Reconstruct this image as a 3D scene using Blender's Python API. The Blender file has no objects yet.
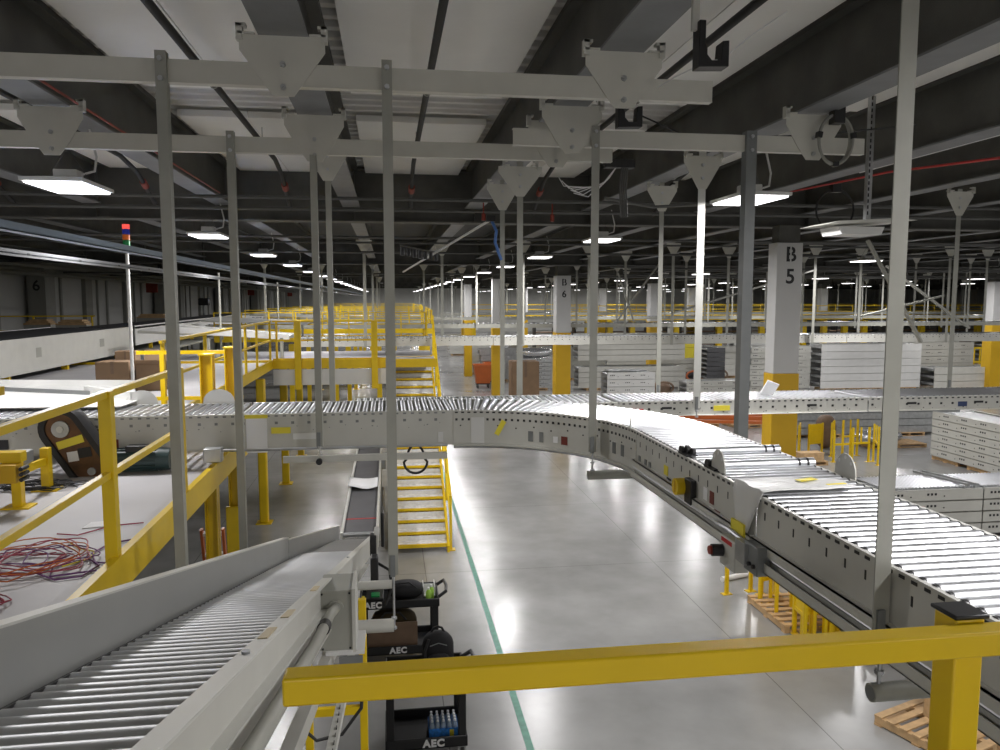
import bpy, math, random
from mathutils import Vector, Matrix
random.seed(7)
C = bpy.context.scene.collection
H = 5.3
F_PX = 780.0
PI = math.pi
ORD = ["first", "second", "third", "fourth", "fifth", "sixth", "seventh", "eighth", "ninth", "tenth", "eleventh",
       "twelfth", "thirteenth", "fourteenth", "fifteenth", "sixteenth", "seventeenth", "eighteenth", "nineteenth", "twentieth"]

# ------------------------------------------------------------------ materials
def mat(name, col, rough=.5, metal=0.0, var=0.0, vscale=3.0, bump=0.0, bscale=60.0, rvar=0.0, emit=0.0, alpha=1.0, trans=0.0, spec=.5):
    m = bpy.data.materials.new(name); m.use_nodes = True
    nt = m.node_tree; b = nt.nodes['Principled BSDF']
    b.inputs['Base Color'].default_value = (*col, 1)
    b.inputs['Roughness'].default_value = rough
    b.inputs['Metallic'].default_value = metal
    b.inputs['Specular IOR Level'].default_value = spec
    if alpha < 1: b.inputs['Alpha'].default_value = alpha
    if trans: b.inputs['Transmission Weight'].default_value = trans
    if emit:
        b.inputs['Emission Color'].default_value = (*col, 1); b.inputs['Emission Strength'].default_value = emit
    if var or bump or rvar:
        tc = nt.nodes.new('ShaderNodeTexCoord')
        n = nt.nodes.new('ShaderNodeTexNoise'); n.inputs['Scale'].default_value = vscale; n.inputs['Detail'].default_value = 6
        nt.links.new(tc.outputs['Object'], n.inputs['Vector'])
        if var:
            r = nt.nodes.new('ShaderNodeMapRange')
            r.inputs['From Min'].default_value = .3; r.inputs['From Max'].default_value = .7
            r.inputs['To Min'].default_value = 1 - var; r.inputs['To Max'].default_value = 1 + var
            nt.links.new(n.outputs['Fac'], r.inputs['Value'])
            mx = nt.nodes.new('ShaderNodeVectorMath'); mx.operation = 'SCALE'
            mx.inputs[0].default_value = col
            nt.links.new(r.outputs['Result'], mx.inputs['Scale']); nt.links.new(mx.outputs['Vector'], b.inputs['Base Color'])
        if rvar:
            r2 = nt.nodes.new('ShaderNodeMapRange')
            r2.inputs['From Min'].default_value = .3; r2.inputs['From Max'].default_value = .7
            r2.inputs['To Min'].default_value = max(.02, rough - rvar); r2.inputs['To Max'].default_value = rough + rvar
            nt.links.new(n.outputs['Fac'], r2.inputs['Value']); nt.links.new(r2.outputs['Result'], b.inputs['Roughness'])
        if bump:
            n2 = nt.nodes.new('ShaderNodeTexNoise'); n2.inputs['Scale'].default_value = bscale; n2.inputs['Detail'].default_value = 4
            nt.links.new(tc.outputs['Object'], n2.inputs['Vector'])
            bp = nt.nodes.new('ShaderNodeBump'); bp.inputs['Strength'].default_value = bump; bp.inputs['Distance'].default_value = .01
            nt.links.new(n2.outputs['Fac'], bp.inputs['Height']); nt.links.new(bp.outputs['Normal'], b.inputs['Normal'])
    return m

M = {}
M['yellow'] = mat('safety yellow paint', (.76, .52, .004), .38, var=.05, vscale=5)
M['grey_paint'] = mat('light grey paint', (.54, .535, .49), .42, var=.04, vscale=4)
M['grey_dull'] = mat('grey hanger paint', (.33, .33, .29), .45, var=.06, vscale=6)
M['channel'] = mat('pale warm grey paint', (.58, .57, .51), .45, var=.04, vscale=5)
M['cream'] = mat('cream tape', (.62, .52, .33), .6)
M['grey_mid'] = mat('grey chute sheet', (.34, .345, .33), .35, metal=.25, var=.03)
M['label_red'] = mat('dark red label', (.17, .03, .022), .5)
M['riser'] = mat('pale riser plate', (.80, .79, .76), .5, var=.06, vscale=20)
M['grey_dark'] = mat('mid grey steel', (.21, .22, .22), .4, metal=.3, var=.08, vscale=5)
M['white'] = mat('white painted sheet', (.68, .68, .66), .45, var=.03)
M['lip'] = mat('bright rail lip', (.62, .62, .58), .35, metal=.2)
M['zinc'] = mat('galvanised roller steel', (.57, .58, .60), .40, metal=1.0, var=.06, vscale=9, rvar=.05)
M['zinc_soft'] = mat('brushed roller steel', (.66, .67, .68), .46, metal=.9, var=.06, vscale=9)
M['zinc_dull'] = mat('dull galvanised steel', (.45, .46, .46), .42, metal=.8, var=.15, vscale=8)
M['black'] = mat('black plastic', (.012, .012, .013), .45)
M['rubber'] = mat('black rubber', (.018, .018, .019), .55)
M['belt'] = mat('grey black conveyor belt', (.085, .085, .09), .6, var=.1)
M['belt_slick'] = mat('grey belt', (.15, .15, .145), .5, var=.05)
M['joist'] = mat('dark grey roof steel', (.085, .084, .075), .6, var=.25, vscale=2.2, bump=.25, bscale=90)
M['joist_low'] = mat('pale flange and tray grey', (.19, .195, .20), .5, var=.12, vscale=3)  # floor bounce on joist undersides is painted into this tone; tray shares it
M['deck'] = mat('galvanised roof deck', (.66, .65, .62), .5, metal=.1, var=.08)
M['deck_shaded'] = mat('shade-painted roof deck', (.06, .06, .058), .7, var=.2)
M['board'] = mat('white ceiling board', (.90, .885, .84), .7, var=.03, vscale=1.5)
M['pipe_black'] = mat('black sprinkler pipe', (.012, .012, .012), .6)
M['pipe_grey'] = mat('grey conduit', (.10, .10, .095), .55, metal=.2)
M['red'] = mat('red fitting paint', (.24, .03, .015), .5)
M['redcable'] = mat('red cable', (.50, .02, .02), .5)
M['blue'] = mat('blue cable', (.05, .15, .42), .5)
M['bluegrey'] = mat('blue grey tray', (.26, .33, .42), .4, metal=.2)
M['orange'] = mat('orange plastic', (.50, .12, .025), .45, var=.06)
M['card'] = mat('brown cardboard', (.24, .155, .09), .8, var=.08)
M['wood'] = mat('pale pallet wood', (.55, .36, .18), .75, var=.18, vscale=8)
M['wall'] = mat('off white wall panel', (.50, .50, .47), .6, var=.04, vscale=1)
M['wall_dark'] = mat('grey pilaster paint', (.27, .27, .24), .6, var=.05)
M['column'] = mat('pale grey column paint', (.55, .55, .54), .5, var=.02)
M['col_yellow'] = mat('yellow column paint', (.60, .36, .006), .45, var=.03)
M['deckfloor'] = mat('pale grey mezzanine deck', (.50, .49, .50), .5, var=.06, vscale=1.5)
M['green_line'] = mat('green floor tape', (.10, .30, .22), .45, var=.15, vscale=10)
M['motor'] = mat('dark green motor paint', (.028, .055, .055), .45)
M['amber'] = mat('amber brown guard plate', (.12, .052, .018), .35, var=.5, vscale=7)
M['tape'] = mat('yellow tape', (.80, .68, .05), .5)
M['paper'] = mat('white paper', (.80, .80, .80), .7)
M['film'] = mat('cloudy plastic film', (.80, .80, .78), .35, alpha=.8)
M['led'] = mat('lit lamp lens', (1.0, .97, .985), .5, emit=4.0)
M['led'].cycles.emission_sampling = 'NONE'
M['green'] = mat('green lens', (.01, .22, .06), .3, emit=.05)
M['olens'] = mat('orange lens', (.75, .16, .02), .3, emit=.12)
M['blens'] = mat('blue lens', (.02, .04, .40), .3, emit=.1)
M['rlens'] = mat('red lens', (1.0, .10, .08), .3, emit=.8)
M['bag'] = mat('black bag fabric', (.012, .012, .014), .75, bump=.4, bscale=150)
M['olive'] = mat('olive brown bag cloth', (.05, .035, .012), .8)
M['board_brown'] = mat('brown board', (.17, .11, .07), .6, var=.15, vscale=5)
M['bottle'] = mat('clear bottle plastic', (.55, .68, .80), .15, trans=.5, alpha=.9)
M['bluewrap'] = mat('blue bottle wrap', (.05, .24, .70), .3, var=.4, vscale=25)
M['lime'] = mat('lime green plastic', (.35, .60, .08), .4)
M['purple'] = mat('purple cable', (.17, .06, .20), .5)
M['darkred'] = mat('dark red cable', (.35, .05, .08), .5)
M['navy'] = mat('navy blue plastic', (.02, .04, .12), .4)
M['silver'] = mat('silver wrap', (.62, .63, .64), .25, metal=.8, bump=.6, bscale=30)
M['wheel'] = mat('grey wheel rubber', (.06, .06, .06), .6)
M['tread'] = mat('worn grey tread plate', (.75, .74, .72), .5, var=.2, vscale=14)

def concrete():
    m = bpy.data.materials.new('polished concrete'); m.use_nodes = True
    nt = m.node_tree; b = nt.nodes['Principled BSDF']; L = nt.links.new
    tc = nt.nodes.new('ShaderNodeTexCoord')
    def noise(s, d=8, rgh=.6):
        n = nt.nodes.new('ShaderNodeTexNoise'); n.inputs['Scale'].default_value = s; n.inputs['Detail'].default_value = d
        n.inputs['Roughness'].default_value = rgh; L(tc.outputs['Object'], n.inputs['Vector']); return n
    a = noise(.30, 5, .5); c = noise(1.6, 6, .55)
    mix = nt.nodes.new('ShaderNodeMath'); mix.operation = 'MULTIPLY_ADD'
    L(c.outputs['Fac'], mix.inputs[0]); mix.inputs[1].default_value = .6; L(a.outputs['Fac'], mix.inputs[2])
    mr = nt.nodes.new('ShaderNodeMapRange'); mr.inputs['From Min'].default_value = .55; mr.inputs['From Max'].default_value = 1.05
    L(mix.outputs[0], mr.inputs['Value'])
    ramp = nt.nodes.new('ShaderNodeMix'); ramp.data_type = 'RGBA'
    L(mr.outputs[0], ramp.inputs[0]); ramp.inputs[6].default_value = (.25, .25, .24, 1); ramp.inputs[7].default_value = (.37, .37, .36, 1)
    # saw-cut control joints every 6.1 m
    sep = nt.nodes.new('ShaderNodeSeparateXYZ'); L(tc.outputs['Object'], sep.inputs[0])
    last = None
    for ax, off in (('X', 2.35), ('Y', 1.75)):
        ad = nt.nodes.new('ShaderNodeMath'); ad.operation = 'ADD'; ad.inputs[1].default_value = off; L(sep.outputs[ax], ad.inputs[0])
        pp = nt.nodes.new('ShaderNodeMath'); pp.operation = 'PINGPONG'; pp.inputs[1].default_value = 2.3; L(ad.outputs[0], pp.inputs[0])
        lt = nt.nodes.new('ShaderNodeMath'); lt.operation = 'LESS_THAN'; lt.inputs[1].default_value = .007; L(pp.outputs[0], lt.inputs[0])
        if last is None: last = lt
        else:
            mxm = nt.nodes.new('ShaderNodeMath'); mxm.operation = 'MAXIMUM'; L(last.outputs[0], mxm.inputs[0]); L(lt.outputs[0], mxm.inputs[1]); last = mxm
    mc = nt.nodes.new('ShaderNodeMix'); mc.data_type = 'RGBA'
    L(last.outputs[0], mc.inputs[0]); L(ramp.outputs[2], mc.inputs[6]); mc.inputs[7].default_value = (.17, .17, .165, 1)
    L(mc.outputs[2], b.inputs['Base Color'])
    rr = nt.nodes.new('ShaderNodeMapRange'); rr.inputs['From Min'].default_value = .35; rr.inputs['From Max'].default_value = .7
    rr.inputs['To Min'].default_value = .19; rr.inputs['To Max'].default_value = .26
    L(a.outputs['Fac'], rr.inputs['Value']); L(rr.outputs[0], b.inputs['Roughness'])
    return m
M['concrete'] = concrete()

# ------------------------------------------------------------------ mesh builder
class MB:
    def __init__(s): s.v = []; s.f = []; s.mi = []
    def add(s, vs, fs, mi=0):
        o = len(s.v); s.v += [tuple(v) for v in vs]; s.f += [[i + o for i in f] for f in fs]; s.mi += [mi] * len(fs); return s
    def box(s, x0, x1, y0, y1, z0, z1, mi=0):
        return s.add([(x0, y0, z0), (x1, y0, z0), (x1, y1, z0), (x0, y1, z0), (x0, y0, z1), (x1, y0, z1), (x1, y1, z1), (x0, y1, z1)],
                     [(0, 3, 2, 1), (4, 5, 6, 7), (0, 1, 5, 4), (1, 2, 6, 5), (2, 3, 7, 6), (3, 0, 4, 7)], mi)
    def obox(s, c, size, rot, mi=0):
        hx, hy, hz = (a / 2 for a in size); n = len(s.v)
        s.box(-hx, hx, -hy, hy, -hz, hz, mi)
        c = Vector(c)
        for i in range(n, len(s.v)): s.v[i] = tuple(c + rot @ Vector(s.v[i]))
        return s
    def bar(s, p0, p1, w, h, up=(0, 0, 1), mi=0):
        p0, p1 = Vector(p0), Vector(p1); d = (p1 - p0); L = d.length; d.normalize()
        u = Vector(up)
        if abs(d.dot(u)) > .98: u = Vector((1, 0, 0))
        a = d.cross(u).normalized(); b = a.cross(d).normalized()
        R = Matrix((a, d, b)).transposed()
        return s.obox((p0 + p1) / 2, (w, L, h), R, mi)
    def cyl(s, p0, p1, r, n=12, r2=None, caps=True, mi=0):
        p0, p1 = Vector(p0), Vector(p1); d = (p1 - p0).normalized()
        a = d.orthogonal().normalized(); b = d.cross(a); r2 = r if r2 is None else r2
        vs = []
        for k in range(n):
            t = 2 * PI * k / n; e = a * math.cos(t) + b * math.sin(t)
            vs.append(p0 + e * r); vs.append(p1 + e * r2)
        fs = [(2 * k, 2 * ((k + 1) % n), 2 * ((k + 1) % n) + 1, 2 * k + 1) for k in range(n)]
        if caps: fs += [tuple(2 * k for k in reversed(range(n))), tuple(2 * k + 1 for k in range(n))]
        return s.add(vs, fs, mi)
    def tube(s, pts, r, n=8, closed=False, mi=0):
        pts = [Vector(p) for p in pts]; m = len(pts); vs = []; up = None
        for i, p in enumerate(pts):
            q0 = pts[(i - 1) % m] if (closed or i) else p; q1 = pts[(i + 1) % m] if (closed or i < m - 1) else p
            d = (q1 - q0).normalized()
            if up is None: up = d.orthogonal().normalized()
            a = (up - d * up.dot(d))
            a = a.normalized() if a.length > 1e-6 else d.orthogonal().normalized()
            up = a; b = d.cross(a)
            for k in range(n):
                t = 2 * PI * k / n; vs.append(p + a * math.cos(t) * r + b * math.sin(t) * r)
        fs = []
        for i in range(m if closed else m - 1):
            for k in range(n):
                j = (i + 1) % m
                fs.append((i * n + k, i * n + (k + 1) % n, j * n + (k + 1) % n, j * n + k))
        if not closed: fs += [tuple(reversed(range(n))), tuple((m - 1) * n + k for k in range(n))]
        return s.add(vs, fs, mi)
    def prism(s, poly, axis, a0, a1, mi=0):
        """poly: points in the two other axes (x: y,z  y: x,z  z: x,y)"""
        def P(p, a): return {'x': (a, p[0], p[1]), 'y': (p[0], a, p[1]), 'z': (p[0], p[1], a)}[axis]
        n = len(poly); vs = [P(p, a0) for p in poly] + [P(p, a1) for p in poly]
        fs = [tuple(range(n)), tuple(reversed(range(n, 2 * n)))] + [(i, i + n, (i + 1) % n + n, (i + 1) % n) for i in range(n)]
        return s.add(vs, fs, mi)
    def lofted(s, secs, mi=0, caps=True):
        """secs: list of equal-length rings"""
        n = len(secs[0]); vs = [p for r in secs for p in r]; fs = []
        for i in range(len(secs) - 1):
            for k in range(n): fs.append((i * n + k, i * n + (k + 1) % n, (i + 1) * n + (k + 1) % n, (i + 1) * n + k))
        if caps: fs += [tuple(reversed(range(n))), tuple((len(secs) - 1) * n + k for k in range(n))]
        return s.add(vs, fs, mi)
    def mesh(s, name, mats, org=(0, 0, 0), smooth=True):
        me = bpy.data.meshes.new(name); o = Vector(org)
        me.from_pydata([tuple(Vector(v) - o) for v in s.v], [], s.f); me.validate()
        if len(me.polygons) == len(s.mi): me.polygons.foreach_set('material_index', s.mi)
        for m in (mats if isinstance(mats, (list, tuple)) else [mats]): me.materials.append(M[m] if isinstance(m, str) else m)
        import bmesh
        bm = bmesh.new(); bm.from_mesh(me); bmesh.ops.recalc_face_normals(bm, faces=bm.faces); bm.to_mesh(me); bm.free()
        if smooth:
            me.polygons.foreach_set('use_smooth', [True] * len(me.polygons)); me.set_sharp_from_angle(angle=math.radians(38))
        return me
    def build(s, name, mats, parent=None, bevel=0, label=None):
        org = parent['_o'] if parent is not None and '_o' in parent else (0, 0, 0)
        if parent is None:
            xs = list(zip(*s.v)); org = ((min(xs[0]) + max(xs[0])) / 2, (min(xs[1]) + max(xs[1])) / 2, min(xs[2]))
        o = bpy.data.objects.new(name, s.mesh(name, mats, org)); C.objects.link(o)
        if parent is None: o.location = org
        else: o.parent = parent
        o['_o'] = list(org)
        if bevel:
            b = o.modifiers.new('edge', 'BEVEL'); b.width = bevel; b.segments = 2; b.limit_method = 'ANGLE'; b.angle_limit = math.radians(40)
        if label: o['label'] = label
        return o

def thing(name, label, cat, loc=(0, 0, 0), group=None):
    o = bpy.data.objects.new(name, None); C.objects.link(o); o.location = loc; o.empty_display_size = .1
    o['_o'] = list(loc); o['label'] = label; o['category'] = cat
    if group: o['group'] = group
    return o
def tag(o, label, cat, group=None):
    o['label'] = label; o['category'] = cat
    if group: o['group'] = group
    return o
def struct(o, label=None, cat='building'):
    o['kind'] = 'structure'
    if label: o['label'] = label; o['category'] = cat
    return o
def copy_tree(root, loc, label, group=None, rotz=None):
    r = root.copy(); C.objects.link(r); r.location = loc; r['label'] = label
    if rotz is not None: r.rotation_euler = (0, 0, rotz)
    if group: r['group'] = group
    for ch in list(root.children):
        c = ch.copy(); C.objects.link(c); c.parent = r
        for g in list(ch.children):
            d = g.copy(); C.objects.link(d); d.parent = c
    return r
def inst(name, me, parent, loc, rot=(0, 0, 0), scale=(1, 1, 1)):
    o = bpy.data.objects.new(name, me); C.objects.link(o); o.parent = parent
    o.location = Vector(loc) - Vector(parent['_o']); o.rotation_euler = rot; o.scale = scale; return o
def text(body, size, loc, rot, m, parent, name='lettering', ext=.002, bold=0):
    cu = bpy.data.curves.new(name, 'FONT'); cu.body = body; cu.size = size; cu.extrude = ext; cu.align_x = 'CENTER'; cu.align_y = 'CENTER'; cu.offset = bold; cu.space_character = 1.15
    cu.materials.append(M[m]); tmp = bpy.data.objects.new(name, cu); C.objects.link(tmp); bpy.context.view_layer.update()
    me = bpy.data.meshes.new_from_object(tmp.evaluated_get(bpy.context.evaluated_depsgraph_get())); bpy.data.objects.remove(tmp)
    o = bpy.data.objects.new(name, me); C.objects.link(o)
    o.parent = parent; o.location = Vector(loc) - Vector(parent['_o']); o.rotation_euler = rot; return o

# ------------------------------------------------------------------ camera
cam = bpy.data.cameras.new('camera'); co = bpy.data.objects.new('camera', cam); C.objects.link(co)
cam.sensor_fit = 'HORIZONTAL'; cam.sensor_width = 36; cam.lens = F_PX / 1000 * 36; cam.clip_start = .05; cam.clip_end = 600
co.location = (0, 0, H)
co.rotation_euler = (PI / 2 - math.radians(5.565), 0, -math.radians(8.133))
bpy.context.scene.camera = co

# ================================================================== THE BUILDING
# floor
struct(MB().box(-15.4, 95, -8, 225, -.2, 0).build('floor', 'concrete'), 'polished grey concrete warehouse floor', 'floor')
struct(MB().box(1.55, 1.64, 6, 75, 0, .003).build('floor_marking', 'green_line'), 'green painted line along the aisle floor', 'floor line')
# wall on the far side of the mezzanine, with panels
b = MB(); b.box(-15.5, -15.3, -8, 225, 0, 7.7)
struct(b.build('wall_left', 'wall'), 'off-white panelled side wall with grey pilasters', 'wall')
b = MB()
y = 6.0
while y < 200:
    b.box(-15.3, -15.1, y - .45, y + .45, 0, 6.6); b.box(-15.3, -15.22, y + 2.9, y + 3.1, 0, 6.6); y += 6.1
    b.box(-15.3, -15.2, y - 4.6, y - 4.5, 0, 6.6)
b.box(-15.3, -15.05, -8, 200, 6.45, 7.7)
struct(b.build('trim_1', 'wall_dark'))
struct(MB().box(-15.4, 95, 126, 126.3, 0, 7.7).build('wall_back', 'wall'), 'distant end wall of the warehouse', 'wall')
struct(MB().box(95, 95.3, -8, 225, 0, 7.7).build('wall_right', 'wall'), 'distant side wall of the warehouse', 'wall')
# roof deck: corrugated near, plain further away, its lack of uplight painted as dark colour
b = MB(); prof = []; y = -8.0
while y < 16.0:
    prof += [(y, 7.72), (y + .07, 7.72), (y + .10, 7.79), (y + .22, 7.79), (y + .25, 7.72)]; y += .28
poly = prof + [(y, 7.84), (-8, 7.84)]
vs = []; fs = []
for (yy, zz) in prof: vs += [(-15.4, yy, zz), (45, yy, zz)]
fs = [(2 * i, 2 * i + 1, 2 * i + 3, 2 * i + 2) for i in range(len(prof) - 1)]
b.add(vs, fs); b.box(-15.4, 95, -8, 16.1, 7.84, 7.95)
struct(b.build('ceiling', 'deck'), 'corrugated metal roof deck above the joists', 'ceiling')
struct(MB().box(-15.4, 95, 16.1, 225, 7.72, 7.95).build('ceiling_far', 'deck_shaded'), 'shade-painted roof deck over the far bays', 'ceiling')
# white ceiling boards between joists
JX = [-.64 + 2.235 * k for k in range(-6, 16)]
for k in (-4, -3, -2, -1, 0, 1, 2):
    xc = -.64 + 2.235 * (k + .5)
    for (y0, y1) in ((2.4, 9.25), (10.65, 13.0), (13.03, 15.1)):
        bb = MB().box(xc - .86, xc - .005, y0, y1, 7.62, 7.70); bb.box(xc + .005, xc + .86, y0, y1, 7.62, 7.70)
        struct(bb.build('ceiling_panel', 'board'))
# joists (I-sections running away from the camera, one run per bay) and girders
def joist(x, y0, y1):
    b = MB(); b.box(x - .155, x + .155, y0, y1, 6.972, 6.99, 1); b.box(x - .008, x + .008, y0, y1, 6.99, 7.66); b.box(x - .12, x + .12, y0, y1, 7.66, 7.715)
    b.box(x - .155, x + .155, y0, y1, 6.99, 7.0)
    y = y0 + 1.2
    return struct(b.build('ceiling_beam', ['joist', 'joist_low']))
GY = [14.85, 33.0, 51.2, 69.4, 87.6, 106]
for x in JX:
    joist(x, -6, GY[0] - .1)
    if -16 < x < 32: joist(x, GY[0] + .32, GY[1] - .1)
for x in JX[::2]:
    for a in range(1, len(GY) - 1): joist(x, GY[a] + .32, GY[a + 1] - .1)
for gy in GY:
    b = MB(); b.box(-15.4, 90, gy + .09, gy + .13, 6.75, 7.7); b.box(-15.4, 90, gy - .08, gy + .3, 6.72, 6.75); b.box(-15.4, 90, gy - .08, gy + .3, 7.66, 7.7)
    x = -14
    while x < 60: b.box(x - .006, x + .006, gy - .07, gy + .09, 6.75, 7.66); x += 2.235
    struct(b.build('ceiling_girder', 'joist'))

# columns
def column(x, y, w, labels, label, zt=6.3, yt=3.85, dp=None):
    t = thing('column', label, 'column', (x, y, 0)); t['kind'] = 'structure'
    h = w / 2; g = (dp or w) / 2
    MB().box(x - h, x + h, y - g, y + g, yt, zt).build('shaft', 'column', t, bevel=.012)
    MB().box(x - h - .012, x + h + .012, y - g - .012, y + g + .012, 0, yt).build('painted_base', 'col_yellow', t, bevel=.012)
    MB().box(x - h * .82, x + h * .82, y - g * .82, y + g * .82, zt, 6.74).build('cap_steel', 'joist', t)
    for ch, z in labels:
        o = text(ch, .40, (x + .02, y - g - .003, z), (PI / 2, 0, 0), 'black', t, bold=.008)
        if ch == 'B': MB().box(x + .0, x + .03, y - g - .0075, y - g - .002, z - .16, z + .16).build('stencil_gap', 'column', t)
    return t
column(7.82, 14.68, .54, [('B', 6.16), ('5', 5.73)], 'wide column stencilled B 5 with yellow painted foot', 6.40, 3.82, .36)
column(7.48, 33.3, .64, [('B', 6.0), ('6', 5.5)], 'column stencilled B 6 behind the curved conveyor')
for (x, y, w, lb) in ((5.4, 53.4, .5, 'pale column with yellow foot far down the aisle'), (5.35, 39, .38, 'slim pale column beside the orange bins'),
                      (17.1, 49, .66, 'pale column with ribbed yellow foot beyond the frame stacks'), (26.8, 67, .66, 'far pale column past the cardboard box pile'),
                      (34.9, 41, .7, 'yellow footed column at the picture edge beside yellow frames'), 
                      (12.5, 72, .7, 'distant pale column between aisle lamps'), (20, 72, .7, 'distant pale column behind far mezzanine rail'), (41, 69.6, .7, 'distant pale column over yellow mezzanine'),
                      (30, 87, .8, 'very distant pale column behind racks'), (8.5, 87, .8, 'very distant pale column along the aisle')):
    column(x, y, w, [], lb)
for i, y in enumerate((36.2, 54.4, 72.6, 90.8)):
    t = thing('column', 'grey square column against the panelled wall, ' + ('stencilled 6' if i == 0 else ORD[i] + ' from the stencilled one'), 'column', (-14.8, y, 0)); t['kind'] = 'structure'
    MB().box(-15.1, -14.4, y - .5, y + .5, 0, 6.6).build('shaft', 'wall_dark', t)
    if i == 0: text('6', .62, (-14.75, y - .51, 5.85), (PI / 2, 0, 0), 'black', t, bold=.01)

# mezzanine floors
def mezz(x0, x1, y0, y1, name, label, fascia=None, edge=('x1',), zt=3.7, dm='deckfloor'):
    t = thing(name, label, 'platform', (x0, y0, zt)); t['kind'] = 'structure'
    MB().box(x0, x1, y0, y1, zt - .06, zt).build('deck', dm, t)
    b = MB()
    if 'x1' in edge: b.box(x1, x1 + .05, y0, y1, zt - .16, zt + .06)
    if 'x0' in edge: b.box(x0 - .05, x0, y0, y1, zt - .16, zt + .06)
    if 'y0' in edge: b.box(x0, x1, y0 - .05, y0, zt - .16, zt + .06)
    if 'y1' in edge: b.box(x0, x1, y1, y1 + .05, zt - .16, zt + .06)
    b.build('edge_beam', 'yellow', t)
    if fascia: MB().box(*fascia).build('fascia', 'white', t)
    return t
mezz(-14.5, -1.66, -3, 9.6, 'mezzanine_floor', 'pale mezzanine deck with yellow edge beside the roller chute')
mezz(-14.5, -2.95, 10.6, 20.3, 'mezzanine_floor', 'pale mezzanine deck behind the crossing conveyor with yellow edge')
mezz(-14.5, 1.25, 20.3, 24.5, 'mezzanine_floor', 'mezzanine deck at the stair head with white fascia', (-2.9, .0, 20.27, 20.3, 3.12, 3.52), ('y0',))
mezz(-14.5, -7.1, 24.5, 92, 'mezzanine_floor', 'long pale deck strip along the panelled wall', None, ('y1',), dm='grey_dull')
mezz(-.3, 4.5, -4, .95, 'mezzanine_floor', 'platform edge under the yellow handrail', None, ('y1', 'x0'))

# ================================================================== LIGHTS
def lamp_proto(loc, label, group, lit=True):
    x, y, z = loc
    t = thing('high_bay_lamp', label, 'lamp', loc, group)
    w, d = .25, .40
    ring = lambda ww, dd, zz: [(x - ww, y - dd, zz), (x + ww, y - dd, zz), (x + ww, y + dd, zz), (x - ww, y + dd, zz)]
    MB().lofted([ring(w + .03, d + .03, z + .0), ring(w + .03, d + .03, z + .035), ring(w * .55, d * .5, z + .075)]).build('housing', 'white', t)
    MB().box(x - w, x + w, y - d, y + d, z - .018, z - .001).build('lens', 'led' if lit else 'white', t)
    MB().box(x - .11, x + .11, y - .09, y + .09, z + .07, z + .16).build('driver_box', 'white', t, bevel=.008)
    if lit:
        ld = bpy.data.lights.new('lamp_light', 'AREA'); ld.shape = 'RECTANGLE'; ld.size = 2 * w; ld.size_y = 2 * d; ld.energy = 152; ld.color = (1, .98, .985)
        lo = bpy.data.objects.new('lamp_light', ld); C.objects.link(lo); lo.parent = t; lo.location = (0, 0, -.021)
    b = MB(); b.cyl((x - .2, y, z + .06), (x, y, z + .38), .004, 5); b.cyl((x + .2, y, z + .06), (x, y, z + .38), .004, 5); b.cyl((x, y, z + .38), (x, y, 6.97 if z < 6.9 else z + .6), .004, 5)
    b.build('hanging_wire', 'pipe_grey', t)
    pts = [(x + .12, y, z + .12), (x + .24, y + .02, z + .16), (x + .26, y + .03, z + .3), (x + .2, y + .05, z + .57)]
    MB().tube(pts, .012, 6).build('power_cord', 'white', t)
    return t
ROWS = [(-3.1, 8.36, 19, 'over the yellow mezzanine'), (4.0, 2.26, 20, 'along the aisle'), (13.8, 2.9, 20, 'beyond the B 5 column'),
        (23.1, 9.0, 19, 'over the frame stacks'), (32.3, 15.0, 18, 'over the far conveyors'), (41.5, 27, 15, 'over the far yellow mezzanine')]
pl = None; NUMW = ORD + ['twenty-' + o for o in ORD[:9]] + ['thirtieth'] + ['thirty-' + o for o in ORD[:9]] + ['fortieth'] + ['forty-' + o for o in ORD[:9]] + ['fiftieth'] + ['fifty-' + o for o in ORD[:9]]
for (x, y0, n, where) in ROWS:
    for k in range(n):
        y = y0 + 6.1 * k
        lb = 'lit flat high-bay lamp, %s from the front in the row %s' % (NUMW[k], where)
        if pl is None: pl = lamp_proto((x, y, 6.4), lb, 'lit high-bay lamps'); 
        else: copy_tree(pl, (x, y, 6.4), lb, 'lit high-bay lamps')
for i, (x, y) in enumerate(((-3.1, -3.9), (4.0, -3.9), (-10, -2), (13.8, -3.2))):  # unseen lamps added behind the camera for illumination and reflections
    copy_tree(pl, (x, y, 6.4), 'lit flat high-bay lamp added unseen behind the camera, ' + ORD[i] + ' of these', 'lit high-bay lamps')
# unlit fixture with reflector
t = thing('unlit_lamp', 'unlit white box lamp under a slotted hanger strut', 'lamp', (5.3, 8.5, 6.0))
MB().prism([(5.05, 6.12), (5.62, 6.12), (5.58, 6.03), (5.09, 6.03)], 'y', 8.3, 8.7).build('body', 'white', t, bevel=.006)
MB().prism([(4.85, 6.13), (5.6, 6.17), (5.95, 6.19), (5.7, 6.21), (5.0, 6.17)], 'y', 8.2, 8.8).build('reflector', 'grey_paint', t)
b = MB(); b.box(5.49, 5.52, 8.47, 8.53, 6.21, 7.66); b.box(5.52, 5.58, 8.52, 8.53, 6.21, 7.66)
o = b.build('strut_channel', 'zinc_dull', t)
b = MB(); b.box(5.50, 5.51, 8.475, 8.48, 6.25, 7.6)
for k in range(20): b.box(5.497, 5.513, 8.466, 8.476, 6.27 + k * .068, 6.31 + k * .068)
b.build('slot_pattern', 'black', t)
MB().cyl((5.53, 8.5, 7.6), (5.53, 8.5, 7.72), .012, 6).build('hanging_rod', 'pipe_grey', t)

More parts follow.
